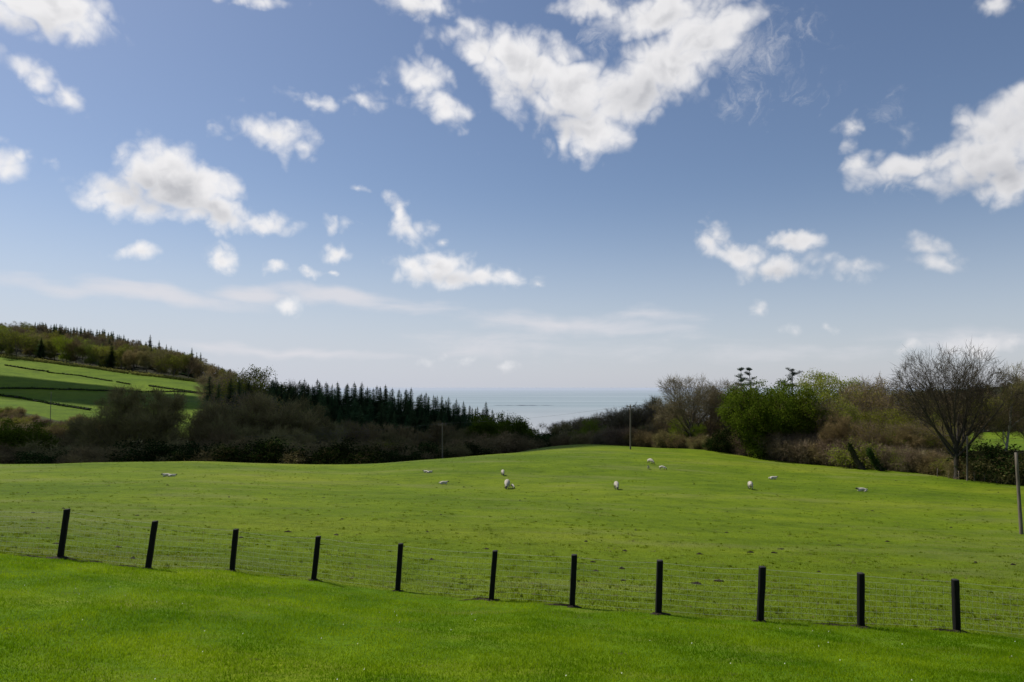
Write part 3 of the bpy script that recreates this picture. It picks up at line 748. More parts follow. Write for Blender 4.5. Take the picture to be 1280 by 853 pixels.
for i, px in enumerate(np.arange(1125, 1340, 15)):
    plant(['brown', 'bare', 'bare_dark', 'olive'][i % 4], px+J(5), 260+J(20), float(np.interp(px, [1125, 1200, 1340], [500, 497, 488]))+J(4),
          {'brown': 'brown tree beyond the far meadow', 'bare': 'bare tree beyond the far meadow', 'bare_dark': 'dark tree beyond the far meadow', 'olive': 'olive tree beyond the far meadow'}[['brown', 'bare', 'bare_dark', 'olive'][i % 4]], 'trees beyond the far meadow', wide=1.3)
for i, px in enumerate(np.arange(1130, 1345, 17)):
    plant(['brown', 'bare_dark', 'olive'][i % 3], px+J(5), 244+J(5), 520+J(4), {'brown': 'brown tree at the edge of the far meadow', 'bare_dark': 'dark tree at the edge of the far meadow', 'olive': 'olive tree at the edge of the far meadow'}[['brown', 'bare_dark', 'olive'][i % 3]], 'trees at the far meadow edge', wide=1.4)
for i, px in enumerate(np.arange(940, 1130, 16)):
    plant(['brown', 'bare', 'olive'][i % 3], px+J(5), 200+J(15), 508+J(6), {'brown': 'brown tree deep in the right wood', 'bare': 'bare tree deep in the right wood', 'olive': 'olive tree deep in the right wood'}[['brown', 'bare', 'olive'][i % 3]], 'trees deep in the right wood', wide=1.4)
for i, px in enumerate(np.arange(1085, 1345, 11)):
    plant(['brown', 'bare', 'olive', 'spruce'][i % 4 if i % 12 == 3 else i % 3], px+J(4), 520+J(50), float(np.interp(px, [1085, 1180, 1345], [490, 486, 474]))+J(3), 'distant tree on the low rise behind the right wood', 'distant trees on the low rise at the right', wide=1.4, hmin=7)
for i, px in enumerate(np.arange(1118, 1196, 9)):
    plant(['brown', 'bare_dark', 'olive', 'brown'][i % 4], px+J(3), 116+J(5), 533+J(6), 'low tree filling the hedge line behind the great bare tree', 'low trees behind the great bare tree', wide=1.15)
# scrub on the rough ground at the left
for i in range(80):
    px = tr_.uniform(-20, 165); Yd = tr_.uniform(288, 338-px*.25)
    kd = ['shrub_dark', 'shrub_brown', 'shrub_green', 'shrub_dark'][i % 4]
    plant(kd, px, Yd, None, {'shrub_dark': 'dark bush on the rough ground below the hill fields', 'shrub_brown': 'brown bush on the rough ground below the hill fields', 'shrub_green': 'green bush on the rough ground below the hill fields'}[kd], 'bushes on the rough ground', wide=1.15, hmin=tr_.uniform(2, 5))
for i, px in enumerate(np.arange(826, 965, 12)):
    plant(['brown', 'bare_dark', 'brown', 'olive'][i % 4], px+J(3), 188+J(8), 522+J(6), 'low tree closing the wood behind the tall bare trees', 'low trees closing the right wood', wide=1.35)
# hedge and scrub along the pasture edge
for i, px in enumerate(np.arange(700, 965, 10)):
    Yd = float(pasture_edge(px))+2.5
    kd = ['shrub_dark', 'shrub_green', 'shrub_dark', 'shrub_brown'][int(tr_.integers(0, 4))]
    plant(kd, px+J(3), Yd+J(1), None, {'shrub_dark': 'dark brown bush under the trees at the crest', 'shrub_green': 'green bush under the trees at the crest', 'shrub_brown': 'pale brown bush under the trees at the crest'}[kd], 'bushes under the trees at the crest', wide=1.1, hmin=3.2+J(1.2))
for i, px in enumerate(np.arange(965, 1165, 7)):
    Yd = float(pasture_edge(px))+2.0
    kd = 'shrub_brown' if tr_.uniform() < .72 else ['shrub_green', 'shrub_dark'][int(tr_.integers(0, 2))]
    hh = float(np.interp(px, [965, 1000, 1060, 1100, 1165], [3.8, 4.8, 4.6, 3.6, 3.0]))+J(.5)
    plant(kd, px+J(2.5), Yd+J(.8), None, {'shrub_dark': 'dark bush in the hedge', 'shrub_green': 'green bush in the hedge', 'shrub_brown': 'pale brown twiggy bush in the hedge'}[kd], 'bushes of the hedge along the pasture', wide=1.0, hmin=hh)
for i, px in enumerate(np.arange(1168, 1345, 8)):
    Yd = float(pasture_edge(px))+2.4
    kd = ['shrub_dark', 'shrub_dark', 'holly', 'shrub_green'][int(tr_.integers(0, 4))]
    hh = float(np.interp(px, [1160, 1200, 1240, 1280, 1345], [2.2, 3.0, 4.6, 3.8, 4]))+J(.5)
    plant(kd, px+J(2.5), Yd+J(1.2), None, {'shrub_dark': 'dark thorny bush below the great bare tree', 'shrub_green': 'green bush below the great bare tree', 'holly': 'dark evergreen bush below the great bare tree'}[kd], 'bushes below the great bare tree', wide=1.1, hmin=hh)
plant('shrub_green', 1066, 111, None, 'yellow green bush topping a dark leaning trunk', wide=1.1, hmin=4.6)
plant('shrub_lime', 1088, 110.5, None, 'yellow green bush right of the leaning trunk', wide=.8, hmin=3.6)
print('trees', count)

# leaning ivy trunks in the hedge
def ivy_trunk(px, Y, lean, h, r0, label):
    a, _ = ray(px, 570); x = a*Y; z = gz(x, Y)
    root = bpy.data.objects.new('ivy_covered_trunk', None); C.objects.link(root); root.location = (x, Y, z)
    tag(root, label, 'tree trunk', 'ivy trunks in the hedge')
    s = Soup(); t = np.linspace(0, 1, 8)
    Pp = np.stack([lean*t**.9*h, .2*np.sin(t*4), t*h-.2], 1); s.tube(Pp, r0*(1-.45*t), 8)
    link('trunk', s.mesh('ivy_trunk_stem', [M['barkdark']], True), root)
    n = 2600; k = rng.integers(0, 8, n); c = Pp[k]+rng.normal(0, .2, (n, 3))*np.array([1, 1, 1.6])
    A = rand_dirs(n)*.10; B = np.cross(A, rand_dirs(n))*.7
    s2 = Soup(); s2.cards(c, A, B); link('ivy', s2.mesh('ivy_leaves', [M['ivy']]), root)
ivy_trunk(1079, 107.5, -.55, 3.8, .5, 'thick dark ivy covered trunk leaning left out of the hedge')
ivy_trunk(1104, 105.5, -.7, 3.2, .34, 'thinner dark trunk leaning left, right of the thick ivy one')

# ------------------------------------------------------------------ hedges / walls on the hill
def bank_wall(name, pts, h, wd, label, cat, mats, seed):
    """field boundary: an irregular ridge following the hillside"""
    r = np.random.default_rng(seed)
    P3 = [hit(px, py, 286, 520) for px, py in pts]
    P3 = np.array(P3)
    d = np.concatenate([[0], np.cumsum(np.linalg.norm(np.diff(P3[:, :2], axis=0), axis=1))])
    n = max(20, int(d[-1]/1.2)); q = np.linspace(0, d[-1], n)
    X = np.interp(q, d, P3[:, 0]); Y = np.interp(q, d, P3[:, 1]); Z = ground(X, Y)
    s = Soup()
    s.tube(np.stack([X, Y, Z+h*.35], 1), np.abs(h*.5*(.8+.35*r.normal(size=n))), 6, 0)
    m_ = n*26; k = r.integers(0, n, m_)
    c = np.stack([X[k], Y[k], Z[k]], 1)+r.normal(0, 1, (m_, 3))*np.array([wd*.4, wd*.4, h*.25])+np.array([0, 0, h*.6])
    A = rand_dirs(m_, r)*.32; B = np.cross(A, rand_dirs(m_, r))*.7
    s.cards(c, A, B, 1)
    o = link(name, s.mesh(name, mats)); tag(o, label, cat)
    return o
bank_wall('hedge', [(0,486),(60,487),(120,489),(160,490),(215,490),(262,493)], .9, .8, 'long dark hedge crossing the middle of the hill fields', 'hedge', [M['stone'], M['ivy']], 1)
bank_wall('hedge', [(6,457),(30,461),(60,465)], .8, .8, 'short dark hedge high on the left of the hill field', 'hedge', [M['stone'], M['ivy']], 2)
bank_wall('stone_wall', [(60,466),(100,470),(140,477)], .65, .6, 'old stone wall continuing the upper hedge down the hill', 'stone wall', [M['stone'], M['ivy']], 3)
bank_wall('hedge', [(187,483),(215,487),(262,494)], .85, .8, 'dark hedge at the right end of the hill fields', 'hedge', [M['stone'], M['ivy']], 4)
bank_wall('hedge', [(0,495),(30,499),(60,505),(85,509),(112,513)], 1.1, 1.0, 'lowest dark hedge above the rough ground on the left', 'hedge', [M['stone'], M['ivy']], 5)
bank_wall('hedge', [(-30,442.5),(0,446.5),(60,454),(130,463),(200,472),(262,480)], 2.4, 3.0, 'long dark undergrowth edging the foot of the hill wood', 'hedge', [M['shadebud'], M['shadebud']], 7)
bank_wall('stone_wall', [(146,478),(162,481)], .65, .6, 'short broken piece of wall in the upper hill field', 'stone wall', [M['stone'], M['ivy']], 6)

# ------------------------------------------------------------------ fence
fence = bpy.data.objects.new('wire_fence', None); C.objects.link(fence)
fence.location = (FX[5], FYs[5], post_pos[5][2])
tag(fence, 'stock fence of black square posts and thin wire netting between lawn and pasture', 'fence')
fl = np.array(fence.location)
tops = []
for i, (x, y, z, tx, tz) in enumerate(post_pos):
    h = tz - z; leanx = (tx - x)/h
    s = Soup(); hw = .057
    n = 9; V = []; bev = .012
    prof = [(-hw+bev, -hw), (hw-bev, -hw), (hw, -hw+bev), (hw, hw-bev), (hw-bev, hw), (-hw+bev, hw), (-hw, hw-bev), (-hw, -hw+bev)]
    for k in range(n):
        t = k/(n-1); zz = -.25+(h+.25)*t
        wob = rng.normal(0, .0018, (8, 2))
        for q, (a, b) in enumerate(prof): V.append((a+leanx*zz+wob[q, 0], b+wob[q, 1], zz))
    Fq = [[k*8+j, k*8+(j+1) % 8, (k+1)*8+(j+1) % 8, (k+1)*8+j] for k in range(n-1) for j in range(8)]
    s.add(V, Fq, 0)
    # slightly domed sawn top
    t0 = [(a*.93+leanx*(h+.008), b*.93, h+.008+.004*rng.uniform()) for a, b in prof]
    s.add([V[(n-1)*8+j] for j in range(8)]+t0, [[j, (j+1) % 8, 8+(j+1) % 8, 8+j] for j in range(8)]+[[8, 9, 10, 15], [10, 11, 14, 15], [11, 12, 13, 14]], 1)
    o = link('post', s.mesh('post', [M['post'], M['posttop']]), fence)
    o.location = np.array([x, y, z])-fl; o.rotation_euler = (0, 0, 0)
    tops.append((x, y, z, leanx, h))
# netting along both runs beyond the outer posts
ext = []
x0, y0, z0, l0, h0 = tops[0]; dx = tops[1][0]-x0; dy = tops[1][1]-y0
for k in (3, 2, 1):
    xx, yy = x0-dx*k, y0+.35*k; ext.append((xx, yy, gz(xx, yy), l0, 1.05))
ext2 = []
x0, y0, z0, l0, h0 = tops[-1]; dx = x0-tops[-2][0]
for k in (1, 2, 3):
    xx, yy = x0+dx*k, y0; ext2.append((xx, yy, gz(xx, yy), 0, 1.05))
allp = ext+tops+ext2
for (x, y, z, l, h) in (ext[-1], ext2[0]):
    pass
s = Soup()
levels = [.05, .17, .28, .39, .50, .62, .74, .86]
for a, b in zip(allp[:-1], allp[1:]):
    A0 = np.array(a[:3]); B0 = np.array(b[:3]); L = np.linalg.norm(B0-A0)
    def pt(t, zf):
        q = A0+(B0-A0)*t; hz = a[4]+(b[4]-a[4])*t; ln = a[3]+(b[3]-a[3])*t
        sag = -.02*math.sin(math.pi*t)*zf
        zz = zf*hz*.97+sag
        base = gz(q[0], q[1]) if 0 < t < 1 else q[2]
        base = q[2]*.5+base*.5
        return np.array([q[0]+ln*zz, q[1]+.072, base+zz])
    for zf in levels:
        s.tube([pt(t, zf) for t in np.linspace(0, 1, 7)], .0019, 3, cap=False)
    s.tube([pt(t, .97) for t in np.linspace(0, 1, 7)], .0026, 3, cap=False)
    for k in range(int(L/.15)):
        t = (k+.5)/int(L/.15)
        s.tube([pt(t, z_) for z_ in (levels[0], .5, levels[-1])], .0014, 3, cap=False)
V = np.vstack(s.V)-fl
me = mk_mesh('netting', V, np.vstack(s.F), [M['wire']])
link('wire_netting', me, fence)

# soil at the post feet and along the fence line
def soil_patch(x, y, rx, ry, h, label, grp, name='soil_mound'):
    r = np.random.default_rng(int(abs(x*100)+abs(y*10))); n, k = 5, 18; V = []
    for i in range(n):
        f = i/(n-1)
        for j in range(k):
            a = 6.283*j/k; w_ = 1+.3*math.sin(a*3+x)+.2*r.normal()
            X_, Y_ = x+rx*f*w_*math.cos(a), y+ry*f*w_*math.sin(a)
            V.append((X_, Y_, gz(X_, Y_)+h*(1-f**1.5)+.010*r.normal()*(f < .95)-.015*(f >= .95)))
    Fq = [[i*k+j, i*k+(j+1) % k, (i+1)*k+(j+1) % k, (i+1)*k+j] for i in range(n-1) for j in range(k)]
    c0 = np.array([x, y, gz(x, y)])
    o = link(name, mk_mesh(name, np.array(V)-c0, Fq, [M['soil']])); o.location = c0
    tag(o, label, 'soil', grp)
ORD = ['first', 'second', 'third', 'fourth', 'fifth', 'sixth', 'seventh', 'eighth', 'ninth', 'tenth', 'last']
for i, (x, y, z, l, h) in enumerate(tops):
    big = i in (0, 3, 7, 9, 10)
    soil_patch(x+.02, y-.02, .34 if i == 0 else (.22 if big else .15), .15 if big else .10, .07 if i == 0 else .04, 'dark bare soil round the foot of the %s fence post from the left' % ORD[i], 'soil round post feet')
for i, (px, py) in enumerate([(35,696),(112,703),(160,709),(598,750),(700,757),(1040,782),(1180,789)]):
    x, y, z = hit(px, py, 8, 40)
    soil_patch(x, y, .45, .05, .03, 'thin bare strip of soil along the foot of the fence netting', 'bare strips along the fence')
# droppings / molehills and stones in the pasture
r_ = np.random.default_rng(40)
for i in range(70):
    px = r_.uniform(-10, 1290); py = r_.uniform(592, 735)
    x, y, z = hit(px, py, 14, 120)
    if y < float(fence_Y(px))+1: continue
    soil_patch(x, y, r_.uniform(.06, .16), r_.uniform(.05, .12), r_.uniform(.03, .07), 'small dark molehill or dropping lying in the pasture', 'small dark lumps in the pasture', 'molehill')

# ------------------------------------------------------------------ poles
def telegraph(px_b, py_b, px_t, py_t, label, r=.13, bar=True, Y=None, base_y=None):
    if Y is None: x, y, z = hit(px_b, py_b, 20, 300)
    else: a, _ = ray(px_b, py_b); x, y = a*Y, Y; z = gz(x, y)
    a, s_ = ray(px_t, py_t); top = np.array([a*y, y, s_*y]); h = top[2]-z
    root = bpy.data.objects.new('telegraph_pole', None); C.objects.link(root); root.location = (x, y, z)
    tag(root, label, 'pole')
    s = Soup(); t = np.linspace(0, 1, 7); lx = top[0]-x
    s.tube(np.stack([lx*t, 0*t, -.4+(h+.4)*t], 1), r*(1-.28*t), 10)
    link('pole', s.mesh('pole', [M['pole']], True), root)
    if bar:
        s = Soup(); s.box((lx, -.16, h-.35), (.75, .05, .06)); link('crossarm', s.mesh('crossarm', [M['pole']]), root)
        for q in (-.65, 0, .65):
            s = Soup(); s.tube([(lx+q, -.16, h-.29), (lx+q, -.16, h-.2), (lx+q, -.16, h-.08), (lx+q, -.16, h-.02)], [.03, .075, .07, .03], 8)
            link('insulator', s.mesh('insulator', [M['ceramic']], True), root)
    return np.array([top[0], y-.16, top[2]-.05])
p1 = telegraph(788, 558, 788, 506, 'wooden telegraph pole with a crossarm standing on the crest', r=.15, Y=132)
p2 = telegraph(553, 575, 553, 529, 'thin grey telegraph pole in front of the dark wood', r=.12, Y=122)
p3 = telegraph(1209, 601, 1209, 545, 'slim wooden pole just right of the great bare tree', r=.13, bar=False)
p4 = telegraph(1277, 668, 1270, 566, 'weathered bare wooden pole close to the right edge', r=.12, bar=False)
p0 = telegraph(64, 503, 64, 490, 'small distant pole in the hill field', r=.14, bar=False)
def cable(a, b, sag, label, r=.012):
    t = np.linspace(0, 1, 24)[:, None]; Pp = a*(1-t)+b*t; Pp[:, 2] -= (4*sag*t*(1-t))[:, 0]
    s = Soup(); s.tube(Pp, r, 4, cap=False); o = link('overhead_wire', s.mesh('overhead_wire', [M['cable']])); tag(o, label, 'wire')
a_, s_ = ray(1420, 500)
off = np.array([a_*118, 118, s_*118])
cable(p1, off, 1.0, 'long overhead wire running right from the crest pole past the trees', .016)
cable(p1, p2, .6, 'overhead wire from the crest pole to the thin pole on the left', .010)
a_, s_ = ray(300, 546); cable(p2, np.array([a_*125, 125, s_*125]), .5, 'overhead wire running left before the dark wood', .009)

# fence stakes along right edge
for i, px in enumerate([1172, 1186, 1199, 1218, 1231, 1246, 1258, 1270]):
    Yd = float(pasture_edge(px))-.6; a, _ = ray(px, 600); x = a*Yd; z = gz(x, Yd)
    s = Soup(); s.tube([(0, 0, -.2), (J(.04), 0, .6), (J(.06), 0, 1.15)], [.06, .055, .05], 6)
    o = link('fence_stake', s.mesh('fence_stake', [M['pole']]), None, (x, Yd, z)); tag(o, 'short grey stake along the shaded hedge on the right', 'fence post', 'stakes along the shaded hedge')

# ------------------------------------------------------------------ sheep
m = bpy.data.materials.new('fleece'); nt, ns, ls = nodes_of(m)
at = N(ns, 'ShaderNodeAttribute', attribute_name='tint')
tc = ns.new('ShaderNodeTexCoord'); nz = N(ns, 'ShaderNodeTexNoise', i_Scale=14.0, i_Detail=4.0); ls.new(tc.outputs['Object'], nz.inputs['Vector'])
rp = ramp(ns, [(.3, (.75, .73, .7)), (.65, (1, 1, 1))]); ls.new(nz.outputs[0], rp.inputs[0])
c = mixc(ns, ls, 1.0, at.outputs['Color'], rp.outputs[0], 'MULTIPLY')
p = ns.new('ShaderNodeBsdfPrincipled'); ls.new(c, p.inputs['Base Color']); p.inputs['Roughness'].default_value = .95
bp = N(ns, 'ShaderNodeBump', i_Strength=.7, i_Distance=.03); ls.new(nz.outputs[0], bp.inputs['Height']); ls.new(bp.outputs[0], p.inputs['Normal'])
out = ns.new('ShaderNodeOutputMaterial'); ls.new(p.outputs[0], out.inputs[0]); M['fleece'] = m

def sheep_mesh(pose, lamb, seed, dark_face=True):
    """one skinned body: +X is the way the animal faces"""
    W = np.array
    V = {}; E = []; Rr = {}
    def v(n, p, r, link_=None):
        V[n] = p; Rr[n] = r
        if link_: E.append((link_, n))
    slim = .78 if lamb else 1.0
    lie = pose == 'lying'
    bz = .56 if not lie else .27
    v('pelvis', (-.38, 0, bz+.02), .20*slim); v('back', (-.12, 0, bz+.03), .245*slim, 'pelvis'); v('mid', (.12, 0, bz+.02), .25*slim, 'back'); v('chest', (.36, 0, bz), .21*slim, 'mid')
    if pose == 'grazing':
        v('neck', (.56, .02, bz-.10), .115, 'chest'); v('poll', (.70, .03, bz-.30), .085, 'neck'); v('brow', (.75, .04, bz-.38), .075, 'poll'); v('muzzle', (.80, .05, bz-.49), .045, 'brow')
    else:
        dz = .10 if lie else 0; v('neck', (.54, .03, bz+.16-dz), .12, 'chest'); v('poll', (.64, .04, bz+.30-dz*1.6), .085, 'neck'); v('brow', (.71, .05, bz+.31-dz*1.8), .078, 'poll'); v('muzzle', (.85, .08, bz+.22-dz*1.8), .045, 'brow')
    hx = V['poll']
    for sgn, nm in ((1, 'l'), (-1, 'r')):
        v('ear1'+nm, (hx[0]+.0, hx[1]+sgn*.09, hx[2]+.03), .028, 'poll'); v('ear2'+nm, (hx[0]-.03, hx[1]+sgn*.18, hx[2]+.01), .016, 'ear1'+nm)
    v('tail', (-.56, 0, bz+.03), .06, 'pelvis'); v('tail2', (-.62, 0, bz-.16), .035, 'tail')
    for sgn, nm in ((1, 'l'), (-1, 'r')):
        if not lie:
            st = .03*sgn
            v('hip'+nm, (-.40, sgn*.12, bz-.14), .10, 'pelvis'); v('stifle'+nm, (-.33+st, sgn*.13, bz-.26), .065, 'hip'+nm); v('hock'+nm, (-.45+st, sgn*.12, .20), .034, 'stifle'+nm)
            v('hfet'+nm, (-.42+st, sgn*.12, .06), .026, 'hock'+nm); v('hoof'+nm, (-.39+st, sgn*.12, .015), .032, 'hfet'+nm)
            v('sho'+nm, (.34, sgn*.11, bz-.16), .085, 'chest'); v('elb'+nm, (.31-st, sgn*.12, bz-.27), .05, 'sho'+nm); v('knee'+nm, (.34-st, sgn*.12, .17), .032, 'elb'+nm)
            v('ffet'+nm, (.33-st, sgn*.12, .06), .025, 'knee'+nm); v('fhoof'+nm, (.36-st, sgn*.12, .015), .032, 'ffet'+nm)
        else:
            v('hip'+nm, (-.36, sgn*.20, .16), .11, 'pelvis'); v('hock'+nm, (-.18, sgn*.28, .07), .05, 'hip'+nm); v('hoof'+nm, (-.02, sgn*.27, .04), .03, 'hock'+nm)
            v('sho'+nm, (.34, sgn*.15, .14), .08, 'chest'); v('knee'+nm, (.50, sgn*.17, .06), .045, 'sho'+nm); v('fhoof'+nm, (.34, sgn*.20, .03), .03, 'knee'+nm)
    names = list(V); idx = {n: i for i, n in enumerate(names)}
    me = bpy.data.meshes.new('sheep_skeleton'); me.from_pydata([V[n] for n in names], [(idx[a], idx[b]) for a, b in E], [])
    o = bpy.data.objects.new('sheep_tmp', me); C.objects.link(o)
    sk = o.modifiers.new('skin', 'SKIN')
    ly = me.skin_vertices[0].data if me.skin_vertices else None
    if ly is None:
        bpy.context.view_layer.objects.active = o
        bm_ = __import__('bmesh').new(); bm_.from_mesh(me); lay = bm_.verts.layers.skin.verify(); bm_.to_mesh(me); bm_.free(); ly = me.skin_vertices[0].data
    for n in names:
        d = ly[idx[n]]; d.radius = (Rr[n], Rr[n]); d.use_root = (n == 'pelvis')
    ss = o.modifiers.new('sub', 'SUBSURF'); ss.levels = 2; ss.render_levels = 2
    dg = bpy.context.evaluated_depsgraph_get(); dg.update()
    res = bpy.data.meshes.new_from_object(o.evaluated_get(dg))
    bpy.data.objects.remove(o)
    nV = len(res.vertices); co = np.empty(nV*3, np.float32); res.vertices.foreach_get('co', co); co = co.reshape(-1, 3)
    # wool roughness on the trunk
    r = np.random.default_rng(seed)
    hd = W(V['brow']); pk = W(V['poll'])
    dh = np.linalg.norm(co-hd, axis=1); dp = np.linalg.norm(co-W(V['muzzle']), axis=1)
    head = (dh < .15) | (dp < .13) | (np.linalg.norm(co-pk, axis=1) < .06)
    leg = (co[:, 2] < (.24 if not lie else .05))
    nrm = np.empty(nV*3, np.float32); res.vertices.foreach_get('normal', nrm); nrm = nrm.reshape(-1, 3)
    wool = ~(head | leg)
    bumps = np.sin(co[:, 0]*38+seed)*np.sin(co[:, 1]*41)*np.sin(co[:, 2]*36)+.5*r.normal(size=nV)*.4
    co = co+nrm*(bumps*.011*wool)[:, None]
    res.vertices.foreach_set('co', co.astype(np.float32).ravel())
    colr = np.tile(W([.52, .47, .37]), (nV, 1)) if not lamb else np.tile(W([.60, .55, .45]), (nV, 1))
    fc = W([.035, .03, .028]) if dark_face else W([.55, .50, .44])
    colr[head] = fc; colr[leg] = W([.10, .085, .07]) if dark_face else W([.5, .46, .4])
    at_ = res.color_attributes.new('tint', 'FLOAT_COLOR', 'POINT')
    c4 = np.ones((nV, 4), np.float32); c4[:, :3] = colr; at_.data.foreach_set('color', c4.ravel())
    res.polygons.foreach_set('use_smooth', np.ones(len(res.polygons), bool))
    res.materials.clear(); res.materials.append(M['fleece'])
    res.name = 'sheep_body'; return res
SH = {('grazing', 0): sheep_mesh('grazing', 0, 1), ('standing', 0): sheep_mesh('standing', 0, 2), ('lying', 0): sheep_mesh('lying', 0, 3),
      ('standing', 1): sheep_mesh('standing', 1, 4), ('lying', 1): sheep_mesh('lying', 1, 5), ('grazing', 1): sheep_mesh('grazing', 1, 6)}
def sheep(px, py, pose, lamb, face, size, label):
    x, y, z = hit(px, py, 20, 250)
    o = link('lamb' if lamb else 'sheep', SH[(pose, lamb)], None, (x, y, z-.01)); o.rotation_euler = (0, 0, R(face)); o.scale = (size,)*3
    tag(o, label, 'lamb' if lamb else 'sheep', None)
# face: 0 = to the right, 90 = away, 270 = towards the camera
sheep(634, 611, 'grazing', 0, 262, 1.15, 'largest white ewe grazing head down beside a lamb, left of the middle')
sheep(640.5, 611, 'grazing', 1, 290, .62, 'white lamb pressed against the right side of the largest ewe')
sheep(628.5, 594.5, 'grazing', 0, 275, .85, 'small white sheep grazing directly behind the largest ewe')
sheep(770.5, 612, 'grazing', 0, 268, 1.0, 'lone ewe with a dark muzzle grazing in the middle of the pasture')
sheep(813, 580, 'grazing', 0, 300, .95, 'white ewe grazing near the crest above two lambs')
sheep(810.5, 587, 'standing', 1, 250, .62, 'grey white lamb left of two below the crest ewe')
sheep(828, 587.5, 'grazing', 1, 330, .72, 'dark shaded lamb right of two below the crest ewe')
sheep(938, 612, 'grazing', 0, 80, 1.05, 'round white ewe standing near the right, lamb lying behind it')
sheep(966, 599.5, 'lying', 1, 5, .85, 'white sheep lying stretched out between the round ewe and the hedge')
sheep(1078, 614.5, 'lying', 1, 175, .85, 'white sheep lying flat, furthest right in the pasture')
sheep(554, 605.5, 'lying', 1, 10, .72, 'white lamb lying down left of the largest ewe')
sheep(533, 591, 'lying', 1, 160, .6, 'tiny white lamb lying far off, left of a pair')
sheep(537, 591.3, 'lying', 1, 30, .55, 'tiny white lamb lying far off, right of a pair')
sheep(209, 596, 'lying', 1, 185, .75, 'white lamb lying near the left crest, left of a pair')
sheep(215, 596, 'lying', 1, 20, .6, 'white lamb lying near the left crest, right of a pair')

# daisies on the lawn: tiny white heads
s = Soup(); r_ = np.random.default_rng(77)
n = 45; u = r_.uniform(0, 1280, n); Y = r_.uniform(8, 14.0, n); X = (u-640)/F_PX*Y; Z = ground(X, Y)+.03
A = np.tile([.008, 0, .003], (n, 1)); B = np.tile([0, .008, .004], (n, 1))
s.cards(np.stack([X, Y, Z], 1), A, B)
M['petal'] = solid_mat('daisy_petal', (.6, .58, .4), (.8, .8, .75), 1)
o = link('daisies', s.mesh('daisies', [M['petal']])); tag(o, 'scattered tiny white daisies in the lawn', 'flowers', None, 'stuff')

# ------------------------------------------------------------------ light
SUN_EL, SUN_AZ = 52.0, -60.0      # azimuth measured from the view direction, left is negative
sd = Vector((math.sin(R(SUN_AZ))*math.cos(R(SUN_EL)), math.cos(R(SUN_AZ))*math.cos(R(SUN_EL)), math.sin(R(SUN_EL))))
L = bpy.data.lights.new('sun', 'SUN'); L.energy = 4.2; L.angle = R(.6); L.color = (1, .955, .88)
lo = bpy.data.objects.new('sun', L); C.objects.link(lo); lo.rotation_euler = (-sd).to_track_quat('-Z', 'Y').to_euler(); lo.location = sd*300

# unseen opaque clouds added between the sun and the valley to shade it
M['shadow_cloud'] = solid_mat('cloud_white', (.8, .8, .8), (.85, .85, .85), .01, rough=1)
def shade_cloud(cx_, cy_, cz_, rx, ry, seed, rot=0.0, alt=520):
    c0 = Vector((cx_, cy_, cz_)); t = alt/sd.z; c0 = c0+sd*t
    r = np.random.default_rng(seed); V = []; nu, nv = 40, 20
    for i in range(nv+1):
        ph = math.pi*i/nv
        for j in range(nu):
            th = 6.283*j/nu; d = Vector((math.sin(ph)*math.cos(th), math.sin(ph)*math.sin(th), math.cos(ph)))
            k = 1+.28*mnoise.fractal(d*1.6+Vector((seed, 0, 0)), .8, 2.0, 4)
            x, y = d.x*rx*k, d.y*ry*k
            V.append((x*math.cos(rot)-y*math.sin(rot), x*math.sin(rot)+y*math.cos(rot), d.z*18*k))
    Fq = [[i*nu+j, i*nu+(j+1) % nu, (i+1)*nu+(j+1) % nu, (i+1)*nu+j] for i in range(nv) for j in range(nu)]
    o = link('shadow_cloud', mk_mesh('shadow_cloud', V, Fq, [M['shadow_cloud']], smooth=True)); o.location = c0; o['kind'] = 'structure'
shade_cloud(-78, 193, -26, 145, 86, 3, rot=.05)
shade_cloud(-235, 395, -2, 95, 26, 5, rot=-.12)

# ------------------------------------------------------------------ world
w = bpy.data.worlds.new('World'); sc.world = w; w.use_nodes = True
nt = w.node_tree; ns = nt.nodes; ls = nt.links; ns.clear()
sky = ns.new('ShaderNodeTexSky'); sky.sky_type = 'NISHITA'; sky.sun_disc = False
sky.sun_elevation = R(SUN_EL); sky.sun_rotation = R(SUN_AZ); sky.altitude = 60; sky.air_density = 1.0; sky.dust_density = 0.6; sky.ozone_density = 2.0
tc = ns.new('ShaderNodeTexCoord'); D = tc.outputs['Generated']

def mth(ns, ls, op, a, b=None, c=None, clamp=False):
    n = ns.new('ShaderNodeMath'); n.operation = op; n.use_clamp = clamp
    for i, v in enumerate((a, b, c)):
        if v is None: continue
        if isinstance(v, (int, float)): n.inputs[i].default_value = v
        else: ls.new(v, n.inputs[i])
    return n.outputs[0]

def blob_frame(px, py, rx, ry, ang):
    a, s = ray(px, py); c = Vector((a, 1, s)).normalized()
    # rotation that takes local X to the right, Y along the sight line, Z upwards, rolled by ang
    fy = c; fx = Vector((c.y, -c.x, 0)).normalized(); fz = fx.cross(fy)
    m3 = Matrix((fx, fy, fz)).transposed() @ Matrix.Rotation(R(ang), 3, 'Y')
    scl = 1.0/math.hypot(a, 1.0)
    k = math.sqrt(1+a*a)
    return c, m3.to_euler(), (rx/F_PX/k, 1.0, ry/F_PX/k)

